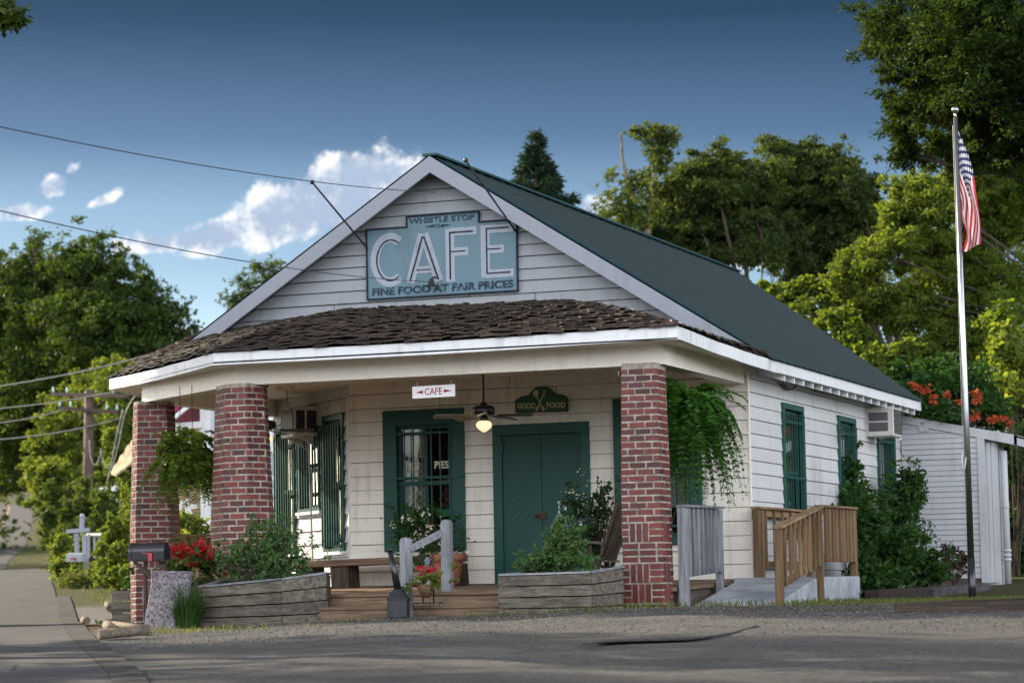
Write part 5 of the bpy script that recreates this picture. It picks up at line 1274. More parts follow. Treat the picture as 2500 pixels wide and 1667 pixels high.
# flagpole and flag
fb = V((3.14, -1.0, gz(3.14, -1.0))); zt = 6.22; fp = thing('flagpole', fb, 'tall silver flagpole with a ball finial on the right lawn', 'flagpole')
mb = MB(); mb.tube([fb-Z*.2, fb+Z*.52], .048, 14); mb.build('base_sleeve', BLACKG, fp); mb = MB(); mb.tube([fb+Z*.5, V((3.14, -1, 2.4)), V((3.135, -1, zt-.1))], [.043, .037, .026], 14); mb.build('pole', ALU, fp)
mb = MB(); mb.ball(V((3.135, -1, zt)), .048, 14, 8); mb.tube([V((3.135, -1, zt-.12)), V((3.135, -1, zt-.03))], .018, 8); mb.build('finial', plain('finial', (.35, .33, .30), .25, .5, .9), fp)
mb = MB(); c0 = V((3.14, -1.05, 1.72)); mb.tube([c0+V((-.05, 0, .12)), c0+V((-.06, -.02, .0)), c0+V((-.03, 0, -.14)), c0+V((-.01, 0, .05))], .009, 5); mb.tube([c0+V((-.05, .03, -.12)), V((3.10, -1.03, 3.5)), V((3.10, -1.02, zt-.2))], .004, 4); mb.build('halyard', plain('rope', (.5, .5, .48), .8), fp, fix=False)
def flagmesh():
    nu, nv = 60, 40; Ht, Lt = .92, 1.52; vs, uvs = [], []
    z0 = at(2337, 318, -1.0).z
    for j in range(nv+1):
        v = j/nv
        for i in range(nu+1):
            u = i/nu
            # hoist edge (u=0) runs down the pole; the fly hangs down and gathers into folds
            drop = u*Lt*.98; g = min(1, u*2.2)
            x = 3.165 + (.06*g+.17*math.sin(min(1, u*1.1)*PI*.60))*(1-.82*v) + .024*math.sin(u*8+v*9)*g - .02*u*v
            y = -1.0+.055*g*math.sin(v*13+u*3.2)+.02*math.sin(u*10)
            z = z0-v*Ht*(1-.10*u)-drop*(1-.50*v)
            vs.append((x, y, z)); uvs.append((u, v))
    return nu, nv, vs, uvs
nu, nv, vs, uvs = flagmesh(); mb = MB(); mb.v = vs
for j in range(nv):
    for i in range(nu): a = j*(nu+1)+i; mb.f.append((a, a+1, a+nu+2, a+nu+1)); mb.r.append(.5); mb.sm.append(True)
m_, k = mat('flag_cloth'); uvn = k.new('ShaderNodeUVMap', uv_map='UVMap'); s = k.new('ShaderNodeSeparateXYZ'); k.put(s.inputs[0], uvn.outputs[0]); fu, fv = s.outputs[0], s.outputs[1]
stp = k.M('LESS_THAN', k.M('MODULO', k.M('MULTIPLY', fv, 13.0), 2.0), 1.0)
c_ = k.mix(stp, (.72, .68, .68, 1), (.42, .018, .045, 1)); cant = k.M('MULTIPLY', k.M('LESS_THAN', fu, .40), k.M('LESS_THAN', fv, .5385))
gx = k.M('MULTIPLY', fu, 12/.40); gy = k.M('MULTIPLY', fv, 10/.5385)
dx = k.M('SUBTRACT', k.M('MODULO', k.M('ADD', gx, 0.0), 1.0), .5); dy = k.M('SUBTRACT', k.M('MODULO', gy, 1.0), .5)
par = k.M('LESS_THAN', k.M('MODULO', k.M('ADD', k.M('FLOOR', gx), k.M('FLOOR', gy)), 2.0), .5)
st2 = k.M('MULTIPLY', k.M('LESS_THAN', k.M('ADD', k.M('MULTIPLY', dx, dx), k.M('MULTIPLY', dy, dy)), .20), par)
c_ = k.mix(cant, c_, k.mix(st2, (.022, .026, .10, 1), (.75, .74, .76, 1)))
b_ = k.new('ShaderNodeBsdfPrincipled'); k.put(b_.inputs['Base Color'], c_); b_.inputs['Roughness'].default_value = .7; t_ = k.new('ShaderNodeBsdfTranslucent'); k.put(t_.inputs[0], c_); mx_ = k.new('ShaderNodeMixShader'); mx_.inputs[0].default_value = .35; k.l.new(b_.outputs[0], mx_.inputs[1]); k.l.new(t_.outputs[0], mx_.inputs[2]); o_ = k.new('ShaderNodeOutputMaterial'); k.l.new(mx_.outputs[0], o_.inputs[0])
fl = mb.build('flag', m_, fix=False); uvl = fl.data.uv_layers.new(name='UVMap')
for lp in fl.data.loops: uvl.data[lp.index].uv = uvs[lp.vertex_index]
tag(fl, 'limp American flag with stars and stripes hanging in folds from the pole', 'flag')

# annex at the far right
AN = thing('annex_shed', (.8, 10.5, .1), 'pale narrow-board lean-to annex at the far end of the side wall', 'shed')
AF = frame((0, 9.3, 0), (1, 0, 0), (0, -1, 0))
def ztop(x): return lerp(2.96, 2.60, x/1.40)
mb = MB(); zs = rows(.27, 2.95, .0905, .002)
siding(mb, AF, zs, lambda z: (.03, 1.30 if z < 2.62 else max(.05, 1.30*(2.96-z)/.36)), (), .012, 3.0, gap=True, gh_=.007); mb.build('wall', SHEDW, AN)
mb = MB(); a, b = V((-.05, 9.26, 3.02)), V((1.95, 9.26, 2.60)); mb.prism([a, b, b-Z*.165, a-Z*.12], (0, .04, 0)); mb.prism([b, b+V((0, 3, 0)), b+V((0, 3, -.165)), b-Z*.165], (-.04, 0, 0)); mb.build('roof_fascia', SHEDW, AN)
mb = MB(); mb.hexa([(-.05, 9.3, 2.98), (1.95, 9.3, 2.56), (1.95, 12.5, 2.56), (-.05, 12.5, 2.98), (-.05, 9.3, 3.01), (1.95, 9.3, 2.59), (1.95, 12.5, 2.59), (-.05, 12.5, 3.01)]); mb.build('roof', ROOFG, AN)
mb = MB(); mb.box((1.30, 9.262, .16), (1.42, 9.30, 2.60)); mb.box((1.385, 9.30, .16), (1.42, 9.42, 2.60)); mb.build('corner_board', SHEDW, AN)
mb = MB()
for i in range(2): x = 1.44+i*.075; mb.box((x-.015, 9.37+.03*(i % 2), .2), (x+.055, 9.40+.03*(i % 2), 2.50))
mb.build('plank_door', SHEDW, AN)
mb = MB(); mb.box((1.39, 9.43, .15), (1.60, 9.95, 2.56)); mb.build('side_wall', SHEDW, AN)
mb = MB(); dp = at(2450, 1100, 9.5); mb.tube([V((dp.x, 9.5, gz(2, 9.5))), V((dp.x, 9.5, 2.36))], .055, 12); 
for z in (.55, .62, .70): mb.lathe(V((dp.x, 9.5, z)), [(.068, 0), (.072, .02), (.068, .04)], 12)
mb.lathe(V((dp.x, 9.5, 1.42)), [(.064, 0), (.067, .01), (.064, .02)], 12); mb.build('downpipe', SHEDW, AN)
mb = MB(); v0 = at(2245, 1038, 9.27); mb.box((v0.x-.01, 9.262, v0.z-.11), (v0.x+.15, 9.285, v0.z+.09)); 
for i in range(4): mb.box((v0.x+.005, 9.254, v0.z-.095+i*.045), (v0.x+.135, 9.262, v0.z-.062+i*.045))
mb.build('vent', SHEDW, AN)
mb = MB(); mb.box((.05, 9.32, .0), (1.4, 9.5, .27)); mb.box((1.28, 9.28, -.05), (1.42, 9.45, .16)); mb.build('footing', DARKWOODX, AN)
# trumpet vine on the annex roof
tv = bush('trumpet_vine', 'dense vine with orange trumpet flowers sprawling over the annex roof', 'vine', [lobe(2245, 965, 45, 30, 9.9), lobe(2300, 965, 60, 50, 10.1), lobe(2360, 960, 55, 55, 10.3), lobe(2420, 1000, 55, 38, 10.1), lobe(2265, 1000, 40, 18, 9.45, .8), lobe(2330, 1015, 60, 16, 9.45, .8)], 11000, .085, L_BUSH, base=V((.9, 9.8, 2.7)), clump=.25)
for u, v, r in ((2228, 938, 8), (2240, 946, 11), (2252, 955, 13), (2264, 950, 11), (2278, 968, 8), (2280, 980, 8), (2310, 965, 8), (2383, 958, 10), (2392, 968, 12), (2380, 980, 9), (2372, 1020, 10), (2384, 1012, 9), (2430, 1024, 11), (2448, 1020, 10), (2465, 1032, 9), (2343, 982, 6), (2418, 1026, 9), (2240, 990, 5)):
    p_ = at(u, v, 9.25); r_ = r/185; c_, _ = cloud(p_, (r_, r_*.8, r_*.7), 60, .28, hollow=.05); leaves('flower_cluster', c_, .05, ORFL, tv, asp=1.6)
# bushes along the side wall
bush('side_bush', 'broad dark leafy bush against the side wall right of the ramp railing', 'bush', [lobe(2140, 1330, 70, 80, 3.6, 1.2), lobe(2110, 1270, 40, 80, 3.0), lobe(2190, 1360, 60, 60, 4.2), lobe(2250, 1380, 55, 38, 4.6), lobe(2130, 1400, 60, 40, 2.8)], 9500, .10, L_BUSH, base=V((.6, 3.6, -.05)), clump=.2)
bush('climbing_vine', 'leafy vine climbing the bars of the second side window', 'vine', [lobe(2075, 1190, 22, 50, 5.2), lobe(2095, 1240, 30, 45, 4.8), lobe(2065, 1150, 12, 35, 5.4, .5), lobe(2105, 1165, 16, 12, 4.6, .2)], 1500, .10, L_BUSH, base=V((.12, 5.2, .2)), clump=.28)
bush('window_shrub', 'upright feathery shrub covering the lower third side window', 'shrub', [lobe(2200, 1230, 42, 75, 7.2), lobe(2225, 1190, 25, 45, 7.2), lobe(2185, 1310, 60, 45, 6.6), lobe(2150, 1215, 20, 25, 6.4, .4), lobe(2200, 1160, 16, 25, 7.4, .4)], 5200, .10, L_BUSH, base=V((.4, 7.0, .1)), clump=.22, asp=3)
bush('purple_shrub', 'small rounded brownish shrub before the annex wall', 'shrub', [lobe(2322, 1370, 30, 30, 6.6), lobe(2345, 1385, 14, 16, 6.6, .5)], 1400, .06, leafmat('plum_leaves', (.035, .03, .022), (.07, .05, .035), None, .2), base=V((1.4, 6.6, .1)))
bush('low_bush', 'low spreading bush at the foot of the annex wall', 'bush', [lobe(2270, 1405, 45, 20, 5.2), lobe(2215, 1400, 40, 26, 5.0)], 2000, .08, L_BUSH, base=V((1.2, 5.2, 0)))
gt = [((2093, 1466), (2230, 1440), .9, 3.6, 'dark squared timber edging the side bushes'), ((2232, 1440), (2350, 1440), 3.9, 6.2, 'rough stone slab edging behind the flagpole')]
ed = MB(); ed.hexa([V((1.30, .9, -.1)), V((1.52, .9, -.1)), V((1.60, 3.7, -.1)), V((1.38, 3.7, -.1)), V((1.30, .9, .12)), V((1.52, .9, .13)), V((1.60, 3.7, .15)), V((1.38, 3.7, .14))]); tag(ed.build('edging_timber', TIMBER, bevel=.015), 'dark squared timber edging the side bushes beside the landing', 'edging')
ed = MB(); ed.hexa([V((1.42, 3.85, -.1)), V((1.65, 3.8, -.1)), V((1.95, 6.6, -.1)), V((1.7, 6.6, -.1)), V((1.42, 3.85, .14)), V((1.65, 3.8, .13)), V((1.95, 6.6, .20)), V((1.7, 6.6, .20))]); tag(ed.build('edging_stone', plain('dark_stone', (.06, .06, .065), .9, .2, 0, .4, .6, 6), bevel=.02), 'rough dark stone edging behind the flagpole', 'edging')
tb = MB(); l0 = gh(2190, 1493); l1 = at(2560, 1496, l0.y); l1.z = gz(l1.x, l1.y); y0_, y1_ = l0.y-.1, l0.y+.1; tb.hexa([(l0.x, y0_, l0.z-.05), (l1.x, y0_, l1.z-.05), (l1.x, y1_, l1.z-.05), (l0.x, y1_, l0.z-.05), (l0.x, y0_, l0.z+.10), (l1.x, y0_, l1.z+.13), (l1.x, y1_, l1.z+.13), (l0.x, y1_, l0.z+.10)])
tag(tb.build('parking_timber', TIMBER, bevel=.012), 'long dark railway tie lying on the grass in front of the flagpole', 'timber')
# short logs by the road
for i, (p0, p1, r_, lab) in enumerate((((205, 1522), (255, 1550), .055, 'split log lying slantwise nearest the road edge'), ((240, 1562), (268, 1560), .06, 'short log stub showing its cut end'), ((262, 1542), (295, 1565), .065, 'thick log at the front of the little pile'), ((275, 1540), (343, 1546), .05, 'long pale log lying toward the stone block'), ((262, 1488), (275, 1505), .06, 'log lying alone further back by the driveway'))):
    a, b = gh(*p0), gh(*p1); d = b-a
    b = a+d.normalized()*max(.55, min(1.3, d.length*1.25))
    mb = MB(); mb.tube([a+Z*(r_*.9+.01*i), b+Z*(r_*.9+.02)], [r_, r_*.92], 10); lg = mb.build('log', wood('log_wood', (.09, .07, .05), (.22, .18, .135), 'x', crack=.8)); tag(lg, lab, 'log', 'logs lying by the road')

# ================================================================== beyond the cafe
NB = thing('depot_building', (-13.5, 11.0, .3), 'old pale blue clapboard building with white braces and a maroon roof behind the left porch', 'building')
BF = frame(at(512, 1300, 10.5), (1, 0, 0), (0, -1, 0)); BF[0].z = 0
mb = MB(); siding(mb, BF, rows(.2, 4.3, .13, .003), lambda z: (0, 4.2), (), .014, 3.5); mb.build('wall', BLUEW, NB)
mb = MB(); p0 = at(505, 1335, 10.3); p1 = at(505, 1008, 10.3); mb.bar((p0.x, 10.35, .2), (p0.x, 10.35, 4.3), .22, .16, up=(0, 1, 0)); mb.build('corner_post', WHITE2, NB)
mb = MB(); a, b = at(405, 1042, 10.2), at(492, 1036, 10.2); mb.bar(a, b, .08, .12); a2, b2 = at(420, 1045, 10.15), at(503, 1130, 10.15); mb.bar(a2, b2, .07, .12); mb.bar(at(395, 1058, 10.5), at(460, 1120, 10.5), .06, .09); mb.bar(at(395, 1090, 10.6), at(440, 1130, 10.6), .06, .08); mb.build('brace', WHITE2, NB)
mb = MB(); 
for i in range(7): u = 405+i*15; t, bb = at(u, 1000, 11.6), at(u, 1110, 11.6); mb.bar(t, bb, .10, .05, up=(0, 1, 0))
for v in (1052, 1075): mb.bar(at(395, v, 11.5), at(490, v-2, 11.5), .05, .08)
mb.build('porch_framing', plain('tan_boards', (.36, .29, .19), .8, .2, 0, .3), NB)
mb = MB(); r0, r1 = at(398, 1030, 9.8), at(452, 985, 9.8); mb.hexa([r0, r1, r1+V((0, 3, .1)), r0+V((0, 3, .1)), r0+Z*.16, r1+Z*.16, r1+V((0, 3, .26)), r0+V((0, 3, .26))]); e0 = at(398, 1042, 9.75); e1 = at(462, 990, 9.75); mb.build('roof', plain('maroon_roof', (.22, .025, .06), .5), NB)
mb = MB(); mb.bar(e0, e1, .06, .07); mb.build('roof_trim', WHITE2, NB)
mb = MB(); w0, w1 = at(653, 1102, 10.45), at(664, 1050, 10.45); mb.box((w0.x-.06, 10.42, w0.z), (w1.x+.5, 10.49, w1.z+.5)); mb.build('window', WHITE2, NB)
mb = MB(); q0, q1 = at(425, 1238, 10.2), at(480, 1236, 10.2); mb.bar(q0, q1, .05, .08)
for a, b in (((432, 1262), (445, 1222)), ((470, 1262), (452, 1222)), ((456, 1262), (457, 1215))): mb.bar(at(*a, 10.1), at(*b, 10.1), .04, .05, up=(0, 1, 0))
mb.build('trestle', WHITE2, NB)
mb = MB(); t0, t1 = at(395, 1245, 11.9), at(512, 1245, 11.9); mb.box((t0.x, 11.9, .1), (t1.x, 12.0, t0.z+.4)); mb.build('porch_wall', plain('tan_wall', (.30, .22, .14), .9, .1, 0, .3), NB)
mb = MB(); mb.box((BF[0].x+.02, 10.62, .1), (BF[0].x+4.2, 14, 4.3)); mb.build('back_room', BLUEW, NB)
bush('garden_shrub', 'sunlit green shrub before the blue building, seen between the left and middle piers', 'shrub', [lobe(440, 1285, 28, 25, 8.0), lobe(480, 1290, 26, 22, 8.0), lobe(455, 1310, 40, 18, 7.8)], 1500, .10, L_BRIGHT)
aw = thing('canvas_awning', at(300, 1120, 14), 'tan canvas awning hanging aslant left of the left pier', 'awning'); mb = MB(); n = 12
for i in range(n):
    A_ = [at(lerp(322, 271, t), lerp(1078, 1155, t)+3*math.sin(t*9+i), 14-.2*i/n) for t in (i/n, (i+1)/n)]; B_ = [at(lerp(340, 283, t), lerp(1118, 1163, t), 13.4) for t in (i/n, (i+1)/n)]
    mb.hexa([A_[0], A_[1], B_[1], B_[0], A_[0]+Z*.05, A_[1]+Z*.05, B_[1]+Z*.05, B_[0]+Z*.05], .5)
mb.build('canvas', plain('tan_canvas', (.40, .30, .20), .9, .1, 0, .35, 0, 5), aw)
ws = thing('white_shed', at(275, 1330, 44), 'low white metal-roofed shed half hidden in the left bushes', 'shed'); mb = MB(); a, b = at(234, 1178, 44), at(330, 1175, 44); mb.box((a.x, 44, .5), (b.x, 46.5, a.z-.30)); mb.build('wall', SHEDW, ws); mb = MB(); mb.hexa([V((a.x-.1, 43.7, a.z-.3)), V((b.x, 43.7, a.z-.3)), V((b.x, 46.8, a.z+.02)), V((a.x-.1, 46.8, a.z+.02)), V((a.x-.1, 43.7, a.z-.22)), V((b.x, 43.7, a.z-.22)), V((b.x, 46.8, a.z+.1)), V((a.x-.1, 46.8, a.z+.1))]); mb.build('roof', plain('white_tin', (.62, .66, .74), .35, .4, .2, .1), ws)

# white post mailbox and little fence on the verge
pb = gh(213, 1432); yv = pb.y
mp = thing('post_mailbox', pb, 'white cottage mailbox with a red flag on a cross-armed wooden post by the road', 'mailbox'); mb = MB()
mb.bar(V((pb.x, yv, pb.z-.2)), at(207, 1303, yv), .10, .10, up=(0, 1, 0)); mb.bar(at(163, 1297, yv-.1), at(218, 1292, yv-.1), .07, .09); mb.bar(at(199, 1300, yv+.05), at(201, 1262, yv+.05), .09, .09, up=(0, 1, 0)); mb.build('post', RAKE, mp)
mb = MB(); mb.ball(at(201, 1259, yv+.05), .06, 10, 6); mb.build('finial', RAKE, mp)
mb = MB(); mb.bar(at(190, 1388, yv+.6), at(186, 1302, yv+.6), .09, .08, up=(0, 1, 0)); mb.build('rear_post', RAKE, mp)
mb = MB(); a, b = at(166, 1371, yv-.3), at(205, 1354, yv-.3); prof = [(-.1, 0), (-.1, .12), (-.07, .18), (0, .2), (.07, .18), (.1, .12), (.1, 0)]; mb.prism([V((a.x, yv-.3+p_, a.z+q_)) for p_, q_ in prof], (b.x-a.x, 0, 0)); mb.build('body', GABLE, mp)
mb = MB(); mb.bar(at(172, 1363, yv-.42), at(184, 1363, yv-.42), .01, .03); mb.bar(at(183, 1368, yv-.42), at(183, 1361, yv-.42), .03, .01); mb.build('flag', RED, mp)
pf = thing('porch_railing', at(243, 1360, yv-2), 'white baluster railing showing through the bright bushes', 'railing'); mb = MB(); mb.bar(at(213, 1304, yv-2), at(275, 1303, yv-4), .06, .06); mb.build('top_rail', GABLE, pf)
for u in (217, 231, 242, 253, 268): mb = MB(); mb.bar(at(u, 1362, yv-2.5), at(u, 1304, yv-2.5), .045 if u != 253 else .1, .045, up=(0, 1, 0)); mb.build('baluster', GABLE, pf)

# utility poles
def pole(label, u, y, vtop, arms, thick):
    p1 = at(u, vtop, y); g_ = gz(p1.x, y); root = thing('utility_pole', (p1.x, y, g_), label, 'utility pole', 'utility poles behind the bushes'); mb = MB(); mb.tube([V((p1.x-.1, y, g_-.3)), V((p1.x-.05, y, lerp(g_, p1.z, .5))), p1], [thick*1.25, thick*1.1, thick*.9], 10); mb.build('pole', POLEM, root)
    for (ua, va, ub, vb) in arms:
        a, b = at(ua, va, y-.25), at(ub, vb, y-.25); mb = MB(); mb.bar(a, b, .12, .14); mb.build('crossarm', POLEM, root)
        mb = MB(); c_ = a.lerp(b, .5); mb.bar(a.lerp(b, .28), V((p1.x, y-.2, c_.z-.75)), .03, .04); mb.bar(a.lerp(b, .76), V((p1.x, y-.2, c_.z-.75)), .03, .04); mb.build('arm_brace', POLEM, root)
        for t in (.02, .2, .8, .97):
            mb = MB(); p_ = a.lerp(b, t)+Z*.06; mb.lathe(p_, [(.02, 0), (.05, .06), (.06, .12), (.035, .17), (.045, .2), (.02, .24)], 8); mb.build('insulator', plain('glass_insulator', (.40, .55, .52), .2, .5), root)
    return root
pole('taller front utility pole with two crossarms among the light green trees', 217, 60, 953, [(126, 962, 314, 967), (143, 996, 290, 1006)], .20)
pole('shorter rear utility pole with two crossarms left of the taller one', 175, 78, 1065, [(108, 1067, 242, 1074), (122, 1095, 212, 1101)], .17)
WIREM = plain('pale_wire', (.30, .29, .25), .5, .3, 0, .1); WIRED = plain('dark_wire', (.05, .055, .065), .6, .2, 0, .1)
def wire(label, a, b, sag, r, matl, n=24, group='power lines'):
    mb = MB(); mb.tube([a.lerp(b, i/n)-Z*sag*4*(i/n)*(1-i/n) for i in range(n+1)], r, 5); return tag(mb.build('power_line', matl, fix=False), label, 'power line', group)
pl0 = at(126, 955, 60); 
wire('pale line topmost of the four at far left, passing behind the porch roof corner', at(-40, 948, 40), at(520, 815, 70), .25, .028, WIREM)
wire('pale line reaching the left end of the taller pole upper crossarm', at(-40, 1000, 46), at(420, 920, 66), .2, .026, WIREM)
wire('pale line meeting the second crossarm of the taller pole', at(-40, 1035, 46), at(160, 998, 60), .1, .026, WIREM)
wire('pale lowest line running into the trees beside the taller pole', at(-40, 1075, 46), at(290, 1022, 64), .15, .026, WIREM)
for i, (P_, lab) in enumerate((([(330, 965), (305, 1010), (290, 1080), (275, 1135), (262, 1142), (250, 1120), (246, 1095)], 'slack cable loop hanging right of the taller pole'), ([(247, 1098), (238, 1130), (228, 1132), (220, 1110), (218, 1075)], 'small slack cable loop at the taller pole shaft'), ([(300, 1000), (285, 1060), (268, 1150), (258, 1185)], 'thin guy wire slanting down right of the taller pole'))):
    mb = MB(); mb.tube(catm([at(u, v, 59) for u, v in P_], 5), .022, 5); tag(mb.build('cable_loop', WIREM, fix=False), lab, 'cable')
gA = at(1062, 470, -.1); wire('thin dark line from the far left sky to the gable peak siding', at(-60, 297, -16), gA, .10, .0055, WIRED, group='service lines to the gable')
gB = at(1052, 688, -.16); wl = wire('lower dark service line ending at the little bell under the sign', at(-60, 500, -16), gB, .12, .0055, WIRED, group='service lines to the gable')
mb = MB(); kp = at(250, 557, -12.6); mb.ball(kp, .03, 8, 5)

# ------------------------------------------------------------------ vegetation on the left
tree('roadside_oak', 'tall dark oak mass left of the road rising behind the utility poles', 'tree', (-52, 72, gz(-52, 72)), [lobe(170, 650, 85, 70, 72), lobe(120, 720, 120, 90, 73), lobe(230, 700, 90, 80, 71), lobe(60, 800, 130, 110, 74), lobe(220, 800, 120, 90, 70), lobe(330, 790, 85, 85, 70), lobe(400, 830, 60, 70, 70), lobe(450, 800, 30, 40, 70, .5), lobe(20, 900, 130, 120, 76), lobe(160, 900, 140, 110, 73), lobe(300, 890, 110, 80, 70), lobe(30, 1040, 120, 130, 78), lobe(110, 1010, 110, 110, 76), lobe(80, 600, 28, 36, 72, .3), lobe(355, 705, 35, 45, 70, .5), lobe(30, 700, 70, 70, 74, .8)], 230000, .17, L_OAK, trunk_r=.5, clump=.24, asp=1.8)
tree('roadside_tree', 'dark shady tree overhanging the far end of the road', 'tree', (-82, 100, gz(-82, 100)), [lobe(20, 1130, 70, 60, 100), lobe(-60, 1080, 90, 100, 98), lobe(90, 1110, 40, 50, 104, .7)], 34000, .20, L_OAK, trunk_r=.5, clump=.2)
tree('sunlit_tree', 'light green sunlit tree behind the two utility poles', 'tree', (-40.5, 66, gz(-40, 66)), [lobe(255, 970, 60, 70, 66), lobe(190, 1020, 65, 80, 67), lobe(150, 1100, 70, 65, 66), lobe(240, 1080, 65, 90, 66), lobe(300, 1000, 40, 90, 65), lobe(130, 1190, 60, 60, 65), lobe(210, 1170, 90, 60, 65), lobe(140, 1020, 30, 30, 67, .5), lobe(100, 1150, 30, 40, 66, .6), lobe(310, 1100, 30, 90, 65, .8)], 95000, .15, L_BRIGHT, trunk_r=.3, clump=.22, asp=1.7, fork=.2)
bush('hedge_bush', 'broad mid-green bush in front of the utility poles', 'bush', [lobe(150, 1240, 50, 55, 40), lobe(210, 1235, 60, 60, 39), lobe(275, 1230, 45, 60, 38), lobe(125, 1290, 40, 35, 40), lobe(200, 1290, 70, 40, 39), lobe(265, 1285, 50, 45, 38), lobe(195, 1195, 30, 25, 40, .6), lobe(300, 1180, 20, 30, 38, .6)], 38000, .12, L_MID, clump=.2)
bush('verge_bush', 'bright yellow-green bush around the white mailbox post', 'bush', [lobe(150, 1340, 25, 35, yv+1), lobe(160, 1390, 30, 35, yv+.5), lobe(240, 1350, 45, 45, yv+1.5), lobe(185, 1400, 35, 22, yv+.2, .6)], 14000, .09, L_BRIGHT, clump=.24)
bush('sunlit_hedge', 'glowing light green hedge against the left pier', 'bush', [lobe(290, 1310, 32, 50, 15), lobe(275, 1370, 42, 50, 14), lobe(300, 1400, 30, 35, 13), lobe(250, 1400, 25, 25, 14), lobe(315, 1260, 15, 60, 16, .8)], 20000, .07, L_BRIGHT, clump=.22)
bush('grass_tussock', 'dry brownish tussock at the foot of the white mailbox post', 'plant', [lobe(195, 1418, 32, 16, yv-1)], 1500, .14, L_GRASS, clump=.3, asp=5)

# ------------------------------------------------------------------ trees behind the roof
tree('pine_tree', 'small tree crown peeping over the left rake of the roof', 'tree', (-36.5, 62, gz(-36, 62)), [lobe(640, 658, 28, 20, 62), lobe(600, 690, 35, 26, 62), lobe(565, 720, 30, 28, 62), lobe(650, 700, 45, 35, 62), lobe(575, 745, 35, 18, 62, .6), lobe(680, 700, 40, 50, 62), lobe(640, 830, 70, 70, 62), lobe(700, 800, 70, 80, 62), lobe(670, 930, 80, 70, 62, .7)], 13000, .14, L_OAK, trunk_r=.22, clump=.2, asp=2.5, fork=.72)
def conifer(name, label, u, y, vtop, vbot, halfw, n, lean=0):
    tp, bt = at(u, vtop, y), at(u, vbot, y); g_ = gz(tp.x, y); base = V((tp.x, y, g_)); root = thing(name, base, label, 'tree'); mb = MB(); mb.tube([base, tp], [.28, .02], 8); H_ = tp.z-bt.z; pts = []; drs = []
    s = FPX/((tp-V(CAM)).dot(V(_f))); rw = halfw/s; nb_ = 88
    for i in range(nb_):
        t = ((i+.5)/nb_)**.8; z = tp.z-H_*t; L_ = rw*(.06+.98*t**1.15)*random.uniform(.45, 1.2); a = random.random()*6.283; d = V((math.cos(a), math.sin(a), random.uniform(.15, .55)*(1-.6*t))).normalized()
        p0 = V((tp.x, y, z)); p1 = p0+d*L_; mb.tube([p0, p0.lerp(p1, .6)-Z*.03*L_, p1+Z*.06*L_], [.03, .02, .006], 4, cap=False)
        for j in range(int(n/nb_*(.12+1.5*t))):
            q_ = random.random()**.7; c = p0.lerp(p1, q_)+Z*.06*L_*q_*q_; sd = d.cross(Z).normalized()*random.choice((-1, 1)); w_ = (1-.7*q_)*L_*.28*random.random()
            pts.append(c+sd*w_+V((random.gauss(0, .04), random.gauss(0, .04), random.gauss(0, .05)-w_*.25))); drs.append(d*.8+sd*.7+Z*random.uniform(-.4, .1))
    mb.build('trunk', BARK, root, fix=False); leaves('crown', [tuple(p_) for p_ in pts], .21, L_CONI, root, asp=5.0, dirs=[tuple(d) for d in drs], jit=.3); return root
conifer('cedar_tree', 'dark spiky evergreen standing alone behind the roof ridge', 1306, 42, 322, 560, 105, 15000)
# tall half-dead tree
y = 47; bs = at(1535, 620, y); bs.z = gz(bs.x, y); dt = thing('bare_topped_tree', bs, 'tall half-bare tree with one leafy tuft at its top behind the roof', 'tree'); mb = MB(); A = lambda u, v, dy=0: at(u, v, y+dy)
for P_, r_ in (([(1535, 640), (1537, 560), (1534, 480), (1528, 430), (1519, 380), (1518, 350), (1513, 328)], .20), ([(1580, 560), (1590, 470), (1600, 410), (1606, 370), (1600, 340)], .15), ([(1537, 500), (1560, 440), (1590, 400), (1620, 360)], .09), ([(1535, 470), (1505, 440), (1490, 410)], .07), ([(1513, 328), (1522, 323), (1535, 321)], .03), ([(1540, 540), (1510, 500), (1480, 450)], .06), ([(1600, 345), (1640, 330), (1662, 345)], .05), ([(1590, 400), (1610, 345), (1608, 318)], .06), ([(1570, 480), (1545, 450), (1530, 410)], .05), ([(1513, 330), (1506, 328)], .02)):
    pts_ = catm([A(u, v) for u, v in P_], 4); mb.tube(pts_, [lerp(r_*.40, r_*.18, i/(len(pts_)-1)) for i in range(len(pts_))], 7)
mb.tube([bs, A(1535, 640)], .13, 8); mb.tube([bs+X*1.0, A(1580, 560)], .1, 8); mb.build('trunk', plain('bare_bark', (.17, .14, .10), .9, .1, 0, .3, .3, 6), dt, fix=False)
pp = [cloud(l[0], l[1], int(n_*1.5), .30, hollow=.2)[0] for l, n_ in ((lobe(1590, 325, 38, 16, y), 420), (lobe(1608, 355, 34, 30, y), 700), (lobe(1625, 330, 22, 20, y), 300), (lobe(1560, 320, 20, 12, y), 140), (lobe(1605, 395, 25, 28, y), 420), (lobe(1515, 480, 48, 50, y), 420), (lobe(1500, 540, 50, 40, y), 900), (lobe(1560, 545, 40, 50, y), 600), (lobe(1595, 500, 30, 60, y), 320), (lobe(1488, 428, 14, 14, y), 80), (lobe(1555, 440, 30, 30, y), 350))]
leaves('crown', np.concatenate(pp), .13, L_MID, dt, asp=1.8)
tree('far_oak', 'wide dark green oak behind the middle of the roof', 'tree', (-12.5, 50, gz(-12, 50)), [lobe(1740, 420, 85, 50, 50), lobe(1680, 480, 90, 60, 50), lobe(1800, 480, 90, 70, 52), lobe(1640, 550, 90, 60, 50), lobe(1740, 570, 110, 60, 52), lobe(1600, 600, 60, 50, 49, .8), lobe(1700, 640, 80, 30, 50, .45)], 95000, .135, L_OAK2, trunk_r=.35, clump=.24, asp=1.8, fork=.3)
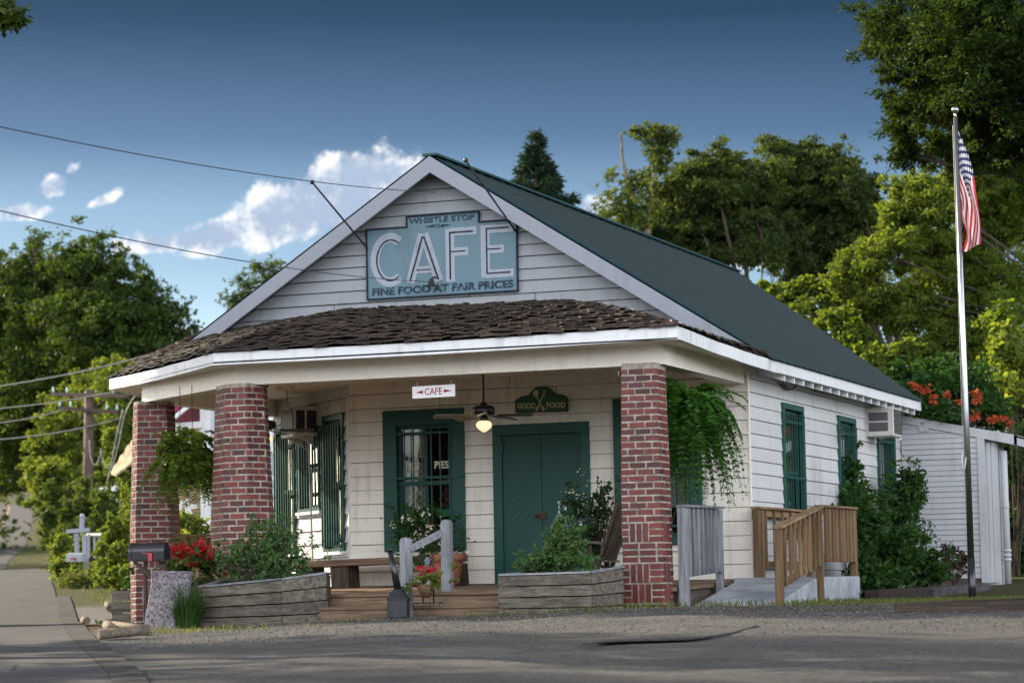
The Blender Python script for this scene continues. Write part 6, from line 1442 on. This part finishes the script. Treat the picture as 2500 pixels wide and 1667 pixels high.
tree('far_oak', 'tallest dark oak to the right of the roof, before the pale trees', 'tree', (-7.5, 54, gz(-8, 54)), [lobe(1930, 395, 75, 42, 54), lobe(2010, 430, 80, 60, 54), lobe(1880, 450, 80, 60, 54), lobe(2090, 470, 55, 60, 53), lobe(1960, 520, 110, 70, 55), lobe(2070, 560, 80, 90, 54), lobe(1890, 590, 80, 60, 54, .6), lobe(1990, 650, 90, 50, 54, .7), lobe(2100, 660, 60, 60, 53, .7)], 110000, .135, L_OAK2, trunk_r=.35, clump=.24, asp=1.8, fork=.3)
for i, (u, yb, lab) in enumerate(((1850, 49, 'slim bare-stemmed tree under the oak crowns just over the roof line'), (1905, 52, 'second slim tree leaning right under the oak crowns'))):
    b_ = at(u, 720, yb); b_.z = gz(b_.x, yb); tree('slim_tree', lab, 'tree', b_, [lobe(u+10, 560, 40, 40, yb), lobe(u-30, 610, 30, 30, yb, .6), lobe(u+45, 620, 28, 35, yb, .6)], 8000, .13, L_OAK2, trunk_r=.13, clump=.22)
tree('young_walnut', 'low pale yellow-green tree along the right roof slope', 'tree', (-4.2, 27, gz(-4, 27)), [lobe(1885, 712, 30, 22, 27), lobe(1935, 735, 40, 32, 27), lobe(1990, 770, 50, 40, 26), lobe(2050, 820, 55, 50, 25), lobe(2110, 850, 60, 60, 25), lobe(1960, 700, 26, 16, 27, .5), lobe(2080, 760, 50, 45, 26), lobe(2180, 900, 60, 60, 24), lobe(2010, 715, 30, 20, 27, .5)], 30000, .125, L_LIME, trunk_r=.15, clump=.24, asp=1.9, fork=.2)
tree('pecan_tree', 'great overhanging pecan filling the upper right corner', 'tree', (8.2, 21, gz(8, 21)), [lobe(2250, 60, 130, 90, 18), lobe(2380, 60, 140, 110, 17), lobe(2500, 120, 140, 130, 17), lobe(2290, 190, 120, 80, 19), lobe(2420, 230, 120, 100, 19), lobe(2240, 290, 65, 70, 20), lobe(2340, 330, 110, 80, 21), lobe(2460, 350, 110, 90, 20), lobe(2160, 130, 30, 60, 19, .5), lobe(2140, 60, 40, 40, 19, .7), lobe(2210, 380, 40, 30, 20, .5), lobe(2560, 300, 90, 130, 18)], 105000, .115, L_PECAN, trunk_r=.26, clump=.24, asp=3.2, fork=.42)
tree('light_pecan', 'tall bright feathery tree behind the flag and annex', 'tree', (4.5, 27, gz(4.5, 27)), [lobe(2220, 440, 50, 45, 27), lobe(2280, 500, 80, 60, 27), lobe(2380, 470, 100, 70, 28), lobe(2190, 530, 60, 60, 27), lobe(2480, 520, 90, 90, 28), lobe(2160, 620, 70, 55, 26), lobe(2260, 620, 80, 70, 27), lobe(2390, 610, 100, 80, 28), lobe(2090, 690, 60, 45, 26), lobe(2180, 730, 90, 60, 26), lobe(2300, 740, 100, 70, 27), lobe(2430, 740, 100, 90, 27), lobe(2050, 660, 25, 30, 26, .4), lobe(2250, 840, 80, 70, 26), lobe(2360, 860, 90, 70, 26), lobe(2480, 860, 70, 100, 26)], 140000, .115, L_LIME, trunk_r=.2, clump=.25, asp=3.0, fork=.3)
bush('back_thicket', 'leafy understorey behind the annex roof and flagpole at the right edge', 'bush', [lobe(2300, 930, 70, 50, 16), lobe(2400, 940, 60, 60, 16), lobe(2480, 980, 50, 80, 15), lobe(2490, 1120, 45, 90, 14), lobe(2500, 1260, 50, 90, 14), lobe(2490, 1370, 45, 50, 14), lobe(2220, 900, 60, 35, 17)], 36000, .09, L_BUSH, clump=.22)
bush('catalpa_sapling', 'broad-leaved pale sapling right of the flagpole above the annex', 'bush', [lobe(2470, 880, 40, 60, 13.5, .8), lobe(2440, 800, 30, 40, 14, .5), lobe(2480, 950, 30, 40, 13, .5)], 2600, .12, L_LIME, clump=.3, asp=1.5)

# branch entering the frame top left, from a tree across the road; its crown also dapples the lot
ob = at(-420, 500, -18); ob = V((-9.5, -13.5, gz(-9.5, -13.5))); 
c0 = at(-20, 10, -14); 
for x_, y_, h_, r_, lab, n_ in ((-21.5, .9, 17.0, .8, 'tall narrow tree across the road opposite the planters', 11000), (-24.0, -4.1, 18.5, 1.4, 'broad tree across the road shading the middle of the lot', 13000), (-20.5, -9.9, 15.5, 1.5, 'tree across the road nearest the camera side', 11000),
        (-64, 60, 15.0, 5.0, 'roadside tree over the road crest, outside the left edge', 8000), (-100, 108, 17.0, 6.5, 'roadside tree over the far hill road', 8000), (-79, 86, 16.0, 5.0, 'roadside tree between the crest and the far hill', 8000)):
    g_ = gz(x_, y_); tree('roadside_tree', lab, 'tree', V((x_, y_, g_)), [((x_+random.uniform(-.3, .3)*r_, y_+random.uniform(-.25, .25)*r_, g_+h_*f_), (r_*s_, r_*s_, h_*.10), 1) for f_, s_ in ((.32, .8), (.45, .9), (.58, 1.0), (.70, .95), (.82, .85), (.93, .65))], n_, .22 if y_ < 50 else .4, L_OAK, trunk_r=.2, clump=.28, group='trees across the road')
tree('overhanging_tree', 'near tree whose dark leaf tip enters the top left corner', 'tree', V((-14.0, -9.0, gz(-14, -9))), [lobe(-4, 34, 36, 26, -14, 1.6), lobe(34, 52, 20, 8, -14, 1.2), lobe(-90, 0, 90, 80, -13.5), lobe(-330, -60, 240, 170, -12.5), lobe(-620, 60, 280, 220, -11.5), lobe(-420, -380, 280, 220, -11.5), lobe(-800, -250, 300, 240, -10.5), lobe(-980, 80, 260, 220, -10)], 15000, .085, L_OAK, trunk_r=.2, clump=.24, fork=.6)
pp = [cloud((x_, y_, gz(x_, y_)+h_*.45), (6, 5, h_*.5), 1500, .22, hollow=.5)[0] for x_, y_, h_ in [(random.uniform(-170, 70), random.uniform(118, 150), random.uniform(8, 15)) for _ in range(46)] if not -.6*(y_-42)-42 < x_ < -.6*(y_-42)-28]
w_ = leaves('distant_woods', np.concatenate(pp), .55, L_OAK2, asp=1.7, kind='stuff'); tag(w_, 'distant belt of dark trees beyond the roofs', 'woods')
